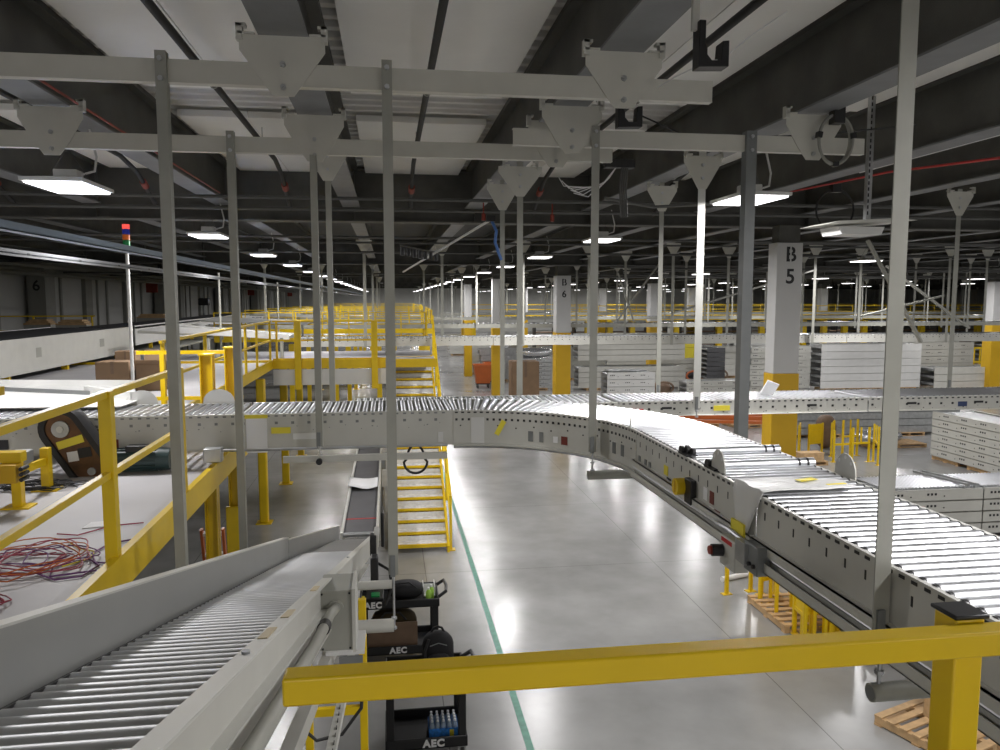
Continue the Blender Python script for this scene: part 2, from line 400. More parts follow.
# ================================================================== OVERHEAD HANGER STEEL
def channel(x0, x1, y, zc, brackets, label):
    t = thing('hanger_channel', label, 'channel beam', (x0, y, zc - .085))
    b = MB(); b.box(x0, x1, y - .03, y - .024, zc - .07, zc + .07); b.box(x0, x1, y - .024, y + .035, zc + .064, zc + .07); b.box(x0, x1, y - .034, y + .035, zc - .072, zc - .066)
    b.build('channel_web', 'channel', t)
    for bx in brackets:
        w = .265
        pb = MB().prism([(bx - w, 6.955), (bx + w, 6.955), (bx + w, 6.86), (bx + .15, zc - .02), (bx + .065, zc - .135), (bx - .065, zc - .135), (bx - .15, zc - .02), (bx - w, 6.86)], 'y', y - .043, y - .035)
        p = pb.build('bracket_plate', 'channel', t)
        for s in (-1, 1):
            c = MB()
            c.box(bx + s * .22 - .05, bx + s * .22 + .05, y - .06, y + .02, 6.955, 6.968); c.box(bx + s * .25 - .03, bx + s * .25 + .03, y - .06, y + .0, 7.002, 7.02); c.box(bx + s * .262 - .02, bx + s * .262 + .02, y - .06, y, 6.92, 7.02)
            c.build('beam_clamp', 'grey_paint', t)
        for zz in (zc + .06, zc - .08):
            q = MB().cyl((bx, y - .043, zz), (bx, y - .058, zz), .02, 6); q.cyl((bx, y - .058, zz), (bx, y - .075, zz), .01, 8)
            bo = q.build('bolt', 'zinc_dull', t); 
    return t
channel(-4.2, 2.23, 5.3, 6.72, [-2.87, -.64, 1.595], 'topmost grey hanger channel, crossing over chute and aisle')
channel(-5.5, 2.15, 7.45, 6.68, [-2.87, -.64, 1.595], 'second grey hanger channel ending above the aisle')
channel(1.08, 4.34, 6.8, 6.69, [1.595, 3.83], 'short grey hanger channel above the curved conveyor')

def hanger(x, y, zt, zb, label, w=.066, gw=.22, flip=1, rod=0, gusset=None, bolts=2, m='grey_dull', group=None, detail=True, plate=True):
    """an L-section post; gusset: z of the joist flange it is clamped to"""
    t = thing('hanger_post', label, 'hanger post', (x, y, zb), group)
    b = MB(); h = w / 2; th = .007
    b.box(x - h, x + h, y - th, y, zb, zt)
    if flip > 0: b.box(x + h - th, x + h, y, y + w, zb, zt)
    else: b.box(x - h, x - h + th, y, y + w, zb, zt)
    b.build('angle', m, t)
    if gusset:
        g = gusset
        MB().prism([(x - gw, g - .02), (x + gw, g - .02), (x + gw, g - .09), (x + .05, g - .38), (x - .05, g - .38), (x - gw, g - .09)], 'y', y - th - .008, y - th).build('gusset_plate', 'channel', t)
        if detail:
            for s in (-1, 1):
                c = MB(); c.box(x + s * .175 - .04, x + s * .175 + .04, y - .06, y + .02, g - .02, g - .005); c.box(x + s * .185 - .025, x + s * .185 + .025, y - .06, y, g + .028, g + .045); c.box(x + s * .205 - .012, x + s * .205 + .012, y - .06, y, g - .05, g + .045)
                c.build('beam_clamp', 'grey_paint', t)
            for zz in (g - .12, g - .26): MB().cyl((x, y - th - .008, zz), (x, y - .03, zz), .018, 6).build('bolt', 'zinc', t)
    elif bolts:
        for zz in (zt - .05, zt - .17): MB().cyl((x, y - th, zz), (x, y - th - .018, zz), .017, 6).build('bolt', 'zinc', t)
    if rod:
        if plate: MB().box(x - .022, x + .012, y - .02, y - th, zb - .01, zb + .14).build('splice_plate', 'grey_dark', t)
        MB().cyl((x, y - .012, zb + .05), (x, y - .012, zb - rod), .008, 8).build('threaded_rod', 'zinc', t)
        q = MB().cyl((x, y - .012, zb - rod + .07), (x, y - .012, zb - rod + .085), .02, 6); q.cyl((x, y - .012, zb - rod), (x, y - .012, zb - rod + .015), .02, 6)
        q.build('nut', 'zinc', t)
    return t
hanger(-1.375, 5.24, 6.83, 3.0, 'grey angle hanger post bolted over the chute guard side')
hanger(.012, 5.24, 6.83, 3.42, 'grey angle hanger post rising beside the chute drive box', rod=.38, flip=1)
hanger(-1.375, 7.39, 6.79, 2.7, 'slimmer grey angle post by the tall yellow gate columns', rod=.2)
hanger(1.80, 6.735, 6.79, 3.93, 'grey angle hanger post standing before the conveyor curve', w=.07, rod=.17)
hanger(3.23, 6.735, 6.79, 3.9, 'dark grey angle post passing before column B 5', w=.095, flip=-1, rod=.2, m='grey_dark')
hanger(1.975, 2.83, 6.97, 3.90, 'broad grey hanger post beside the roller lane, full height of the picture', w=.07, rod=.20)
hanger(-.655, 7.39, 6.60, 3.92, 'pale hanger post of the close pair at the crossing conveyor, front one', w=.06, rod=.08, bolts=0)
hanger(-.62, 8.7, 6.97, 3.9, 'pale hanger post of the close pair at the crossing conveyor, rear one', w=.06, gusset=6.94, rod=.1)
hanger(1.62, 9.6, 6.97, 3.9, 'triangular bracket hanger post rising from the conveyor behind the curve', gusset=6.93, rod=.1, w=.075, gw=.27)
hanger(1.62, 11.1, 6.97, 3.4, 'thinner triangular bracket post just behind the aisle one', gusset=6.93, rod=.1)
hanger(3.48, 8.45, 6.97, 4.05, 'hanger post in front of the rear conveyor, lamp brightness painted in its colour', gusset=6.9, rod=.1, w=.085, m='lip')  # brightness from the nearby lamp is painted in with a paler material
hanger(3.93, 11.0, 6.97, 3.9, 'triangular bracket post between curve and column B 5', gusset=6.94, rod=.1)
hanger(8.66, 11.0, 6.97, 3.9, 'triangular bracket post near the tilted brace', gusset=6.95, rod=.1, w=.075)
# cross pipes under conveyors
def pipe(name, label, p0, p1, r, m, cat='pipe', extra=None):
    t = thing(name, label, cat, p0)
    MB().cyl(p0, p1, r, 18).build('pipe_body', m, t)
    d = (Vector(p1) - Vector(p0)).normalized()
    MB().cyl(Vector(p0) - d * .001, Vector(p0) - d * .002, r * .82, 18).build('open_end', 'grey_dark', t)
    return t
pipe('support_pipe', 'grey support pipe under the near roller lane', (1.94, 2.818, 3.69), (2.86, 2.818, 3.69), .038, 'grey_dull')
pipe('support_pipe', 'grey support pipe under the conveyor curve', (1.76, 6.723, 3.72), (2.85, 6.723, 3.72), .042, 'grey_dull')
pipe('support_pipe', 'thick lower support pipe beside the chute drive box', (.01, 5.22, 3.07), (-1.45, 5.22, 3.07), .045, 'grey_paint')
pipe('support_pipe', 'thin upper support pipe beside the chute drive box', (.0, 5.22, 3.36), (-.4, 5.22, 3.36), .03, 'grey_paint')
t = thing('support_rail', 'horizontal conduit and strut under the crossing conveyor', 'strut', (-1.75, 7.45, 3.8))
MB().cyl((-1.55, 7.42, 3.9), (.55, 7.42, 3.9), .013, 8).build('conduit', 'zinc', t)
MB().box(-1.0, .55, 7.45, 7.5, 3.76, 3.82).build('strut_channel', 'grey_paint', t)
MB().cyl((-.66, 7.40, 3.78), (-.66, 7.36, 3.78), .03, 14).build('pipe_end', 'black', t)
MB().box(-1.70, -1.54, 7.36, 7.48, 3.80, 3.93).build('junction_box', 'zinc_dull', t, bevel=.01)

# ------------------------------------------------------------------ pipes and cables at the roof
for i, x in enumerate((-6.1, -3.87, -1.66, .42, 2.63, 4.9)):
    lb = ['over the mezzanine wall side', 'over the mezzanine', 'crossing the white boards over the chute', 'over the middle white boards', 'by the black hooks', 'over the dark bay'][i]
    t = thing('sprinkler_pipe', 'black sprinkler pipe ' + lb, 'pipe', (x, -5, 7.4))
    MB().tube([(x, -5, 7.4), (x, 12.4, 7.4), (x, 13.2, 7.28), (x, 14.2, 6.85)], .035, 10).build('pipe_body', 'pipe_black', t)
    MB().cyl((x, 13.45, 7.18), (x, 13.6, 7.12), .055, 12).build('coupling', 'red', t)
    for y in (2.2, 5.2, 8.2, 11.2):
        c = MB(); c.tube([(x + .04 * math.cos(a), y, 7.4 + .045 * math.sin(a)) for a in [k * PI / 6 for k in range(0, 12)]], .006, 5, closed=True)
        c.cyl((x, y, 7.44), (x, y, 7.62), .006, 5); c.cyl((x + .1, y, 7.47), (x - .08, y, 7.43), .005, 5); c.build('pipe_hanger', 'grey_dull', t)
def run(name, label, pts, r, m, cat='pipe', n=8):
    return tag(MB().tube(pts, r, n).build(name, m), label, cat)
for i, (y, z, r) in enumerate(((12.9, 6.87, .028), (13.1, 6.72, .03), (15.9, 6.52, .025), (16.4, 6.45, .02), (21.5, 6.55, .03), (27.2, 6.5, .03), (38, 6.5, .04), (44, 6.55, .04))):
    run('cross_conduit', 'long grey conduit under the roof crossing all bays, %s one from the front' % ORD[i], [(-15, y, z), (60, y, z + (.15 if i < 2 else 0))], r, 'pipe_grey')
for i, (y, z) in enumerate(((19.4, 6.75), (23.5, 6.7), (25.2, 6.3), (29.5, 6.4), (31.2, 6.6), (34.5, 6.3))):
    run('cross_conduit', 'conduit under the roof behind column B 5, %s one back' % ORD[i], [(9, y, z), (60, y + 1.5, z + .1)], .035, 'pipe_grey')
run('red_conduit', 'thin red cable along the joist behind the broad post', [(5.93, 7.0, 6.67), (6.1, 9, 6.85), (6.45, 12, 7.02), (6.6, 13.5, 7.0)], .014, 'redcable', 'cable')
run('red_conduit', 'thin red cable on the joist flange above the mezzanine', [(-2.71, 4.5, 7.03), (-2.7, 13.5, 7.03)], .012, 'red', 'cable')
run('white_cable', 'white cable along the joist by the broad post', [(6.35, 6.0, 7.01), (6.36, 10.0, 7.01)], .012, 'paper', 'cable')
for i, (x, z, m, r) in enumerate(((-2.92, 5.86, 'bluegrey', .05), (-3.25, 5.76, 'grey_paint', .055), (-3.05, 5.90, 'blue', .022))):
    pass
t = thing('cable_tray', 'blue grey cable tray running above the mezzanine', 'cable tray', (-2.95, 4, 5.8))
b = MB(); b.box(-3.0, -2.88, 3, 120, 5.83, 5.84); b.box(-3.0, -2.99, 3, 120, 5.83, 5.9); b.box(-2.89, -2.88, 3, 120, 5.83, 5.9); b.build('tray', 'bluegrey', t)
MB().tube([(-2.94, 3, 5.87), (-2.95, 60, 5.87), (-2.94, 120, 5.87)], .02, 6).build('blue_cable', 'blue', t)
t = thing('cable_tray', 'pale perforated tray running below the blue one', 'cable tray', (-3.3, 4, 5.7))
b = MB(); b.box(-3.30, -3.2, 3, 120, 5.69, 5.70); b.box(-3.21, -3.20, 3, 120, 5.67, 5.73); b.build('tray', 'joist_low', t)
b = MB()
for k in range(60): b.box(-3.2, -3.199, 4 + k * 1.2, 4.06 + k * 1.2, 5.69, 5.71)
b.build('hole_pattern', 'black', t)
for i, (x, z) in enumerate(((-14.6, 6.5), (-14.3, 6.33), (-13.5, 6.6))):
    run('wall_pipe', 'brown grey pipe along the panelled wall, %s' % ('upper', 'lower', 'outer')[i], [(x, 10, z), (x, 160, z)], .09, 'wall_dark')
t = thing('conduit_run', 'slanted white conduit with blue cable end above the aisle', 'conduit', (1.43, 11, 6.37))
MB().cyl((1.43, 11, 6.40), (.36, 18.5, 5.93), .02, 8).build('pipe_body', 'paper', t)
MB().tube([(1.45, 11, 6.4), (1.52, 11, 6.25), (1.5, 11, 6.1), (1.56, 11.05, 5.95), (1.6, 11.05, 5.85)], .022, 8).build('blue_cable', 'blue', t)
MB().box(1.38, 1.5, 10.95, 11.05, 6.38, 6.46).build('end_box', 'black', t)
b = MB()
t = thing('valve_manifold', 'row of black hanging valves above the aisle', 'valve row', (.2, 14, 5.9))
for k in range(7):
    x = .25 + k * .11; y = 13.2 + k * .3
    MB().cyl((x, y, 6.02), (x, y, 6.16), .035, 10).build('valve', 'black', t)
MB().cyl((.2, 13.1, 6.18), (1.0, 15.2, 6.18), .015, 6).build('header_pipe', 'pipe_grey', t)
for i, x in enumerate((1.57, 2.72)):
    t = thing('red_valve', 'small red valve box on the conduit, ' + ('by the slanted conduit' if i == 0 else 'by the hanging wire bundle'), 'valve', (x, 12.9, 6.55))
    MB().box(x - .03, x + .03, 12.87, 12.93, 6.58, 6.70).build('valve_body', 'red', t, bevel=.01); MB().cyl((x, 12.9, 6.70), (x, 12.9, 6.87), .012, 8).build('stem', 'red', t)
# black J hooks for cable
def jhook(x, y, z, label, s=1.0):
    t = thing('cable_hook', label, 'cable hook', (x, y, z))
    MB().prism([(x - .11 * s, z + .30 * s), (x - .06 * s, z + .30 * s), (x - .06 * s, z + .14 * s), (x - .045 * s, z + .10 * s), (x - .045 * s, z + .06 * s), (x - .01 * s, z + .02 * s), (x + .06 * s, z + .02 * s),
                (x + .07 * s, z + .16 * s), (x + .12 * s, z + .165 * s), (x + .12 * s, z - .02 * s), (x - .11 * s, z - .03 * s)], 'y', y - .05, y + .05).build('hook_body', 'black', t, bevel=.004)
    c = MB(); c.box(x - .145 * s, x - .095 * s, y - .015, y + .015, z + .24 * s, 7.0); c.build('beam_clamp', 'grey_paint', t)
    return t
jhook(1.80, 4.3, 6.60, 'black cable hook clamped beside the white ceiling boards', .76)
jhook(2.0, 6.45, 6.74, 'black cable hook above the short hanger channel', .9)
run('hung_wire', 'thin white wire looped through the black hook', [(2.3, 4.4, 6.95), (2.05, 4.35, 6.78), (1.88, 4.3, 6.64), (1.80, 4.32, 6.63), (1.82, 4.9, 6.7), (1.85, 5.6, 6.76)], .004, 'paper', 'wire')
t = thing('cable_coil', 'coil of grey cable hung on a black clip by the short channel', 'cable coil', (4.0, 6.68, 6.5))
b = MB()
for q in range(2): b.tube([(3.99 + .165 * math.sin(a) * (1 - .1 * q), 6.66 + .02 * q, 6.72 - .215 * math.cos(a)) for a in [k * PI / 14 for k in range(28)]], .014, 6, closed=True)
b.build('cable_loop', 'wall_dark', t)
MB().box(3.95, 4.05, 6.62, 6.72, 6.86, 7.02).build('clip', 'black', t)
MB().cyl((4.03, 6.67, 7.02), (4.03, 6.67, 7.73), .006, 6).build('hanging_rod', 'pipe_grey', t)
b = MB()
for a in (.0, 1.75, -1.75): b.obox((3.99 + .165 * math.sin(a), 6.66, 6.72 - .215 * math.cos(a)), (.05, .06, .04), Matrix.Rotation(-a, 3, 'Y'))
b.build('cable_tie', 'black', t)
t = thing('cable_coil', 'dark hanging cable coil above the unlit lamp', 'cable coil', (6.3, 11, 6.4))
MB().tube([(6.62 + .3 * math.sin(a), 11.0, 6.62 - .3 * math.cos(a)) for a in [k * PI / 12 for k in range(24)]], .016, 6, closed=True).build('cable_loop', 'pipe_black', t)
MB().box(6.55, 6.68, 10.95, 11.05, 6.88, 7.0).build('clip', 'black', t)
t = thing('wire_bundle', 'bundle of loose grey wires below the channel ends', 'wire bundle', (2.1, 7.7, 6.3))
b = MB()
for k in range(6):
    b.tube([(2.28, 7.7, 6.62), (2.2 - k * .02, 7.7, 6.5 - .02 * k), (2.0 - .05 * k, 7.75, 6.32 + .02 * k), (1.86 - .03 * k, 7.8, 6.36 + .03 * k)], .005, 5)
b.build('loose_wire', 'paper', t)
b = MB()
for k in range(4): b.tube([(2.33 + k * .02, 7.7, 6.65), (2.31 + k * .022, 7.7, 6.4), (2.33 + k * .02, 7.7, 6.12)], .009, 5)
b.build('hanging_cable', 'pipe_grey', t)
MB().box(2.15, 2.45, 7.65, 7.75, 6.6, 6.68).build('clip', 'black', t)
run('sag_cable', 'thin dark cable sagging below the dark joists', [(2.2, 6.9, 6.95), (3.0, 7.5, 6.86), (4.2, 7.3, 6.9), (5.3, 7.4, 7.05)], .008, 'pipe_black', 'cable')
run('sag_cable', 'grey cable bundle sagging from the wire bundle to the joist', [(2.4, 8.6, 6.42), (3.1, 9.0, 6.38), (3.9, 9.2, 6.45), (4.6, 9.3, 6.62)], .018, 'pipe_grey', 'cable')

# ================================================================== CONVEYORS
def roller_mesh(L, r, axis='x', caps=True, n=14, name='roller'):
    b = MB(); h = L / 2
    e = {'x': Vector((1, 0, 0)), 'y': Vector((0, 1, 0))}[axis]
    b.cyl(-e * h, e * h, r, n)
    if caps:
        for s in (-1, 1): b.cyl(e * (s * h), e * (s * (h + .014)), r * .93, n, mi=1)
    return b.mesh(name, ['zinc', 'black'])
def side_slots(name, parent, pts, m='black'):
    b = MB()
    for (x0, x1, y0, y1, z0, z1) in pts: b.box(x0, x1, y0, y1, z0, z1)
    return b.build(name, m, parent)

def lane_y(name, label, x0, x1, y0, y1, z, fh, pitch=.076, r=.034, slots=True):
    """roller lane running away from the camera"""
    t = thing(name, label, 'roller conveyor', ((x0 + x1) / 2, y0, z - fh))
    for s, xx in ((-1, x0), (1, x1)):
        b = MB()
        b.box(xx - .003, xx + .003, y0, y1, z - fh, z - .004)
        b.box(min(xx, xx - s * .028), max(xx, xx - s * .028), y0, y1, z - fh, z - fh + .005)
        o = b.build('side_frame', 'grey_paint', t)
        l = MB().box(xx - .004 if s < 0 else xx - .022, xx + .022 if s < 0 else xx + .004, y0, y1, z - .004, z + .001); l.build('frame_lip', 'lip', o)
        if slots:
            q = MB(); yy = y0 + .03; k = 0
            while yy < y1 - .03:
                q.box(xx + s * .003, xx + s * .006, yy, yy + .034, z - .026, z - .012)
                if k % 2 == 0: q.box(xx + s * .003, xx + s * .0045, yy + .02, yy + .032, z - .118, z - .075)
                yy += pitch; k += 1
            q.box(xx - .001, xx + .001, y0 + .02, y1 - .02, z - .1, z - .02); q.build('slot_pattern', 'black', o)
            g = MB(); g.box(*sorted((xx, xx + s * .035)), y0, y1, z - .245, z - .235); g.box(*sorted((xx + s * .03, xx + s * .035)), y0, y1, z - .29, z - .235)
            g.box(*sorted((xx, xx + s * .05)), y0, y1, z - fh, z - fh + .006); g.box(*sorted((xx + s * .045, xx + s * .05)), y0, y1, z - fh, z - fh + .055)
            g.build('raceway', 'grey_paint', o)
            MB().box(*sorted((xx, xx + s * .012)), y0, y1, z - .312, z - .292).build('raceway_groove', 'grey_dark', o)
            MB().cyl((xx + s * .022, y0, z - .30), (xx + s * .022, y1, z - .30), .010, 8).build('conduit', 'zinc', o)
    me = roller_mesh(x1 - x0 - .06, r)
    yy = y0 + pitch / 2
    while yy < y1 - .02:
        inst('roller', me, t, ((x0 + x1) / 2, yy, z - .025)); yy += pitch
    b = MB(); yy = y0 + .4
    while yy < y1: b.box(x0, x1, yy - .02, yy + .02, z - .16, z - .1); yy += 1.2
    b.build('cross_tie', 'grey_dark', t)
    return t
X0, X1, ZR = 2.03, 2.77, 4.21
NEAR = lane_y('roller_conveyor', 'straight roller lane with bright rollers passing the broad hanger post', X0, X1, -1.6, 4.02, ZR, .38)
MID = lane_y('roller_conveyor', 'short roller lane with yellow knob between curve and plastic film', X0, X1, 4.04, 6.17, ZR, .38)
# curve
CX, CY, RI = .62, 6.18, 1.41
def ro_out(a): return 2.15 + .15 * (a / (PI / 2)) ** 2
def curve():
    t = thing('curved_roller_conveyor', 'curved roller conveyor bending from the crossing line towards the viewer', 'roller conveyor', (CX, CY, 3.83))
    N = 28
    def arc(rf, z, n=N, a0=0, a1=PI / 2): return [(CX + rf(a) * math.cos(a), CY + rf(a) * math.sin(a), z) for a in [a0 + (a1 - a0) * i / n for i in range(n + 1)]]
    for nm, rf, sg in (('inner', lambda a: RI, -1), ('outer', ro_out, 1)):
        def strip(r0, r1, z0, z1):
            b = MB(); secs = []
            for i in range(N + 1):
                a = PI / 2 * i / N; c, s = math.cos(a), math.sin(a); q0, q1 = rf(a) + r0, rf(a) + r1
                secs.append([(CX + q0 * c, CY + q0 * s, z0), (CX + q1 * c, CY + q1 * s, z0), (CX + q1 * c, CY + q1 * s, z1), (CX + q0 * c, CY + q0 * s, z1)])
            return b.lofted(secs)
        o = strip(-.003, .003, ZR - .34, ZR - .004).build('side_frame', 'grey_paint', t)
        (strip(-.004, .022, ZR - .004, ZR + .001) if sg < 0 else strip(-.022, .004, ZR - .004, ZR + .001)).build('frame_lip', 'lip', o)
        (strip(-.04, 0, ZR - .35, ZR - .335) if sg < 0 else strip(0, .04, ZR - .35, ZR - .335)).build('raceway', 'grey_paint', o)
        b = MB(); n = 36
        for i in range(n):
            a = PI / 2 * (i + .5) / n; q = rf(a) + sg * .004
            R = Matrix.Rotation(a, 3, 'Z')
            b.obox((CX + q * math.cos(a), CY + q * math.sin(a), ZR - .02), (.005, .03, .014), R)
            b.obox((CX + q * math.cos(a), CY + q * math.sin(a), ZR - .09), (.005, .022, .022), R)
            if i == 0: sm_ = strip(-.0008, .0008, ZR - .15, ZR - .02); b.add(sm_.v, sm_.f)
            if i % 3 == 1: b.obox((CX + q * math.cos(a + .015), CY + q * math.sin(a + .015), ZR - .15 - .02 * (i % 2)), (.005, .014, .012), R)
        b.build('slot_pattern', 'black', o)
        if sg < 0:
            MB().tube([(CX + (RI - .03) * math.cos(a), CY + (RI - .03) * math.sin(a), ZR - .36) for a in [PI / 2 * i / 24 for i in range(25)]], .011, 6).build('conduit', 'zinc', o)
            def patch(nm, mm, a, zc, w, h, tilt=0):
                q = RI - .0065; R = Matrix.Rotation(a, 3, 'Z') @ Matrix.Rotation(tilt, 3, 'X')
                return MB().obox((CX + q * math.cos(a), CY + q * math.sin(a), zc), (.004, w, h), R).build(nm, mm, o)
            patch('yellow_tape', 'tape', 1.24, ZR - .17, .05, .16, .5); patch('white_patch', 'white', 1.40, ZR - .2, .13, .26)
            patch('vent_grille', 'grey_dark', 1.02, ZR - .24, .05, .1); patch('vent_grille', 'grey_dark', .94, ZR - .24, .04, .1)
            patch('warning_sticker', 'paper', .83, ZR - .25, .05, .06); patch('warning_sticker', 'label_red', .76, ZR - .25, .07, .08)
            patch('vent_grille', 'grey_dark', .30, ZR - .22, .05, .1); patch('vent_grille', 'grey_dark', .20, ZR - .22, .05, .1)
    n = 37; L = .68
    b = MB(); b.cyl((-L / 2, 0, 0), (L / 2, 0, 0), .022, 14, r2=.032)
    for s in (-1, 1): b.cyl((s * L / 2, 0, 0), (s * (L / 2 + .014), 0, 0), .022, 12, mi=1)
    me = b.mesh('roller', ['zinc', 'black'])
    for i in range(n):
        a = PI / 2 * (i + .5) / n; ln = (ro_out(a) - RI - .06) / L; rm = (RI + ro_out(a)) / 2
        inst('roller', me, t, (CX + rm * math.cos(a), CY + rm * math.sin(a), ZR - .018), (0, 0, a), (ln, 1, 1))
    return t
CURVE = curve()
# crossing line (rollers run away from the camera)
def lane_x(label, x0, x1, y0, y1, z, fh, pitch=.076, r=.0245, name='roller_conveyor', front=True, detail=True, rollers=True):
    t = thing(name, label, 'roller conveyor', (x0, y0, z - fh))
    for s, yy in ((-1, y0), (1, y1)):
        b = MB(); b.box(x0, x1, yy - .003, yy + .003, z - fh, z - .004); b.box(x0, x1, *sorted((yy, yy - s * .03)), z - fh, z - fh + .005); b.box(x0, x1, *sorted((yy, yy + s * .03)), z - fh, z - fh + .005)
        o = b.build('side_frame', 'grey_paint' if detail else 'grey_dull', t)
        MB().box(x0, x1, yy - .02 if s > 0 else yy - .004, yy + .004 if s > 0 else yy + .02, z - .004, z + .001).build('frame_lip', 'lip' if detail else 'grey_dull', o)
        if s < 0 and detail:
            q = MB(); xx = x0 + .03; k = 0
            while xx < x1 - .04:
                q.box(xx, xx + .03, yy - .006, yy - .003, z - .028, z - .013)
                if k % 2 == 0: q.box(xx, xx + .028, yy - .005, yy - .003, z - .1, z - .075); q.box(xx + .05, xx + .058, yy - .005, yy - .003, z - .125 - .02 * (k % 3), z - .117 - .02 * (k % 3))
                if k % 7 == 2: q.box(xx, xx + .015, yy - .005, yy - .003, z - .14, z - .13)
                xx += pitch; k += 1
            q.box(x0 + .02, x1 - .02, yy - .001, yy + .001, z - .1, z - .02); q.build('slot_pattern', 'grey_dark' if fh > .3 else 'black', o)
    if rollers:
        me = roller_mesh(y1 - y0 - .06, r, 'y'); xx = x0 + pitch / 2
        while xx < x1 - .02: inst('roller', me, t, (xx, (y0 + y1) / 2, z - .018)); xx += pitch
    else:
        b = MB(); xx = x0 + pitch / 2
        while xx < x1: b.cyl((xx, y0 + .03, z - .018), (xx, y1 - .03, z - .018), r, 8); xx += pitch
        b.build('roller_bed', 'zinc_dull' if detail else 'grey_dark', t)
    b = MB(); xx = x0 + .3
    while xx < x1: b.box(xx - .02, xx + .02, y0, y1, z - .14, z - .1); xx += 1.1
    b.build('cross_tie', 'grey_dark', t)
    return t
W1 = lane_x('crossing roller conveyor before the yellow stairs with a cable loop below', -1.42, .62, 7.6, 8.46, ZR, .34)
W2 = lane_x('crossing roller conveyor behind the motor and its black belt guard', -4.1, -1.44, 7.6, 8.46, ZR, .34)
W3 = lane_x('crossing roller conveyor at the picture edge beyond the white cover plate', -7.0, -4.12, 7.6, 8.46, ZR, .34)
for i, (a, bq, lb) in enumerate(((-.4, 2.6, 'rear roller lane behind the curve, starting behind the crossing line'), (2.62, 5.7, 'rear roller lane in front of column B 5'),
                                 (5.72, 8.9, 'rear roller lane beyond the broad hanger post'), (8.92, 12, 'rear roller lane at the picture edge'))):
    t = lane_x(lb, a, bq, 8.6, 9.4, 4.12, .17)
    q = MB()
    for k in range(3): q.box(a + .5 + k * .9, a + .62 + k * .9, 8.59, 8.596, 4.03, 4.055)
    q.build('bracket_hole_pattern', 'black', t)
    if i == 1:
        MB().box(3.75, 3.95, 8.588, 8.593, 4.0, 4.06).build('yellow_tape', 'tape', t); MB().box(2.75, 2.9, 8.588, 8.593, 4.02, 4.04).build('red_tape', 'redcable', t)
    if i == 2: MB().box(7.9, 8.1, 8.588, 8.593, 4.0, 4.06).build('yellow_tape', 'tape', t); MB().box(6.9, 7.02, 8.588, 8.593, 3.99, 4.05).build('sticker', 'navy', t)
# details on W1
MB().box(-1.35, -1.16, 7.588, 7.596, 3.84, 4.2).build('white_wrap', 'paper', W1)
MB().box(-1.36, -1.15, 7.585, 7.588, 4.17, 4.205).build('yellow_tape', 'tape', W1); MB().box(-1.12, -.94, 7.588, 7.594, 4.02, 4.08).build('yellow_tape', 'tape', W1)
MB().box(-.92, -.70, 7.588, 7.594, 3.96, 4.02).build('sticker', 'white', W1); MB().box(.47, .52, 7.588, 7.594, 3.9, 4.0).build('sticker', 'white', W1)
MB().tube([(.245 + .115 * math.sin(q) * (1 - .25 * (math.cos(q) < 0)), 7.52, 3.73 - .12 * math.cos(q) * (1 if math.cos(q) > 0 else 1.35)) for q in [-2.7 + 5.4 * k / 22 for k in range(23)]], .012, 8).build('hanging_cable', 'black', W1)
MB().box(-2.72, -2.6, 7.588, 7.594, 4.0, 4.1).build('sticker', 'black', W2); MB().box(-2.6, -2.5, 7.588, 7.594, 3.92, 4.0).build('sticker', 'label_red', W2)
MB().box(-3.6, -3.45, 7.588, 7.594, 3.93, 4.02).build('sticker', 'black', W2)
# round deflector guards
def disc(x, y, z, r, ang, label, flat=1.0):
    b = MB(); n = 9
    poly = [(r * math.cos(PI * k / n), r * flat * math.sin(PI * k / n)) for k in range(n + 1)] + [(-r, -.03), (r, -.03)]
    b.prism(poly, 'y', -.004, .004)
    R = Matrix.Rotation(ang, 3, 'Z'); b.v = [tuple(R @ Vector(v) + Vector((x, y, z))) for v in b.v]
    t = thing('deflector_plate', label, 'guard plate', (x, y, z)); b.build('plate', 'white' if flat < .9 else 'grey_paint', t)
    q = MB()
    for k in range(3):
        a = PI * (k + 1) / 4; q.cyl((r * .8 * math.cos(a), -.006, r * flat * .8 * math.sin(a)), (r * .8 * math.cos(a), .006, r * flat * .8 * math.sin(a)), .012, 8)
    q.v = [tuple(R @ Vector(v) + Vector((x, y, z))) for v in q.v]; q.build('bolt', 'white', t)
    return t
disc(2.06, 4.62, 4.23, .10, PI / 2, 'round grey guard plate on the roller lane edge above the stickers', 1.25)
disc(2.79, 4.4, 4.23, .11, PI / 2, 'round grey guard plate on the far edge of the lane', 1.1)
disc(2.03, 6.35, 4.22, .05, PI / 2.6, 'small white guard plate at the start of the curve', 1.7)
disc(-2.55, 8.5, 4.22, .16, 0, 'white octagonal guard plate beside the cover plate', .85)
disc(-1.78, 8.5, 4.22, .16, 0, 'white octagonal guard plate between the tall yellow columns', .85)
# drive rollers and transfers on the mid lane
for i, y in enumerate((5.18, 4.72)):
    t = thing('drive_roller', 'thick grooved roller across the lane, ' + ('by the curve' if i == 0 else 'by the round guard plate'), 'roller', (2.4, y, 4.22))
    MB().cyl((2.1, y, 4.225), (2.76, y, 4.225), .036, 18).build('tube', 'zinc', t)
    for xx in (2.64, 2.70): MB().cyl((xx, y, 4.225), (xx + .014, y, 4.225), .0385, 18).build('groove', 'black', t)
    k = thing('transfer_block', 'black wheel block on the lane rail, ' + ('by the curve' if i == 0 else 'by the yellow knob'), 'transfer wheel', (2.06, y, 4.2))
    for q in range(3): MB().cyl((2.035 + q * .022, y + .03 - q * .05, 4.235 + .012 * (q % 2)), (2.055 + q * .022, y + .03 - q * .05, 4.235 + .012 * (q % 2)), .032, 12).build('wheel', 'rubber', k)
    MB().box(2.03, 2.11, y - .1, y + .06, 4.205, 4.225).build('block_base', 'black', k)
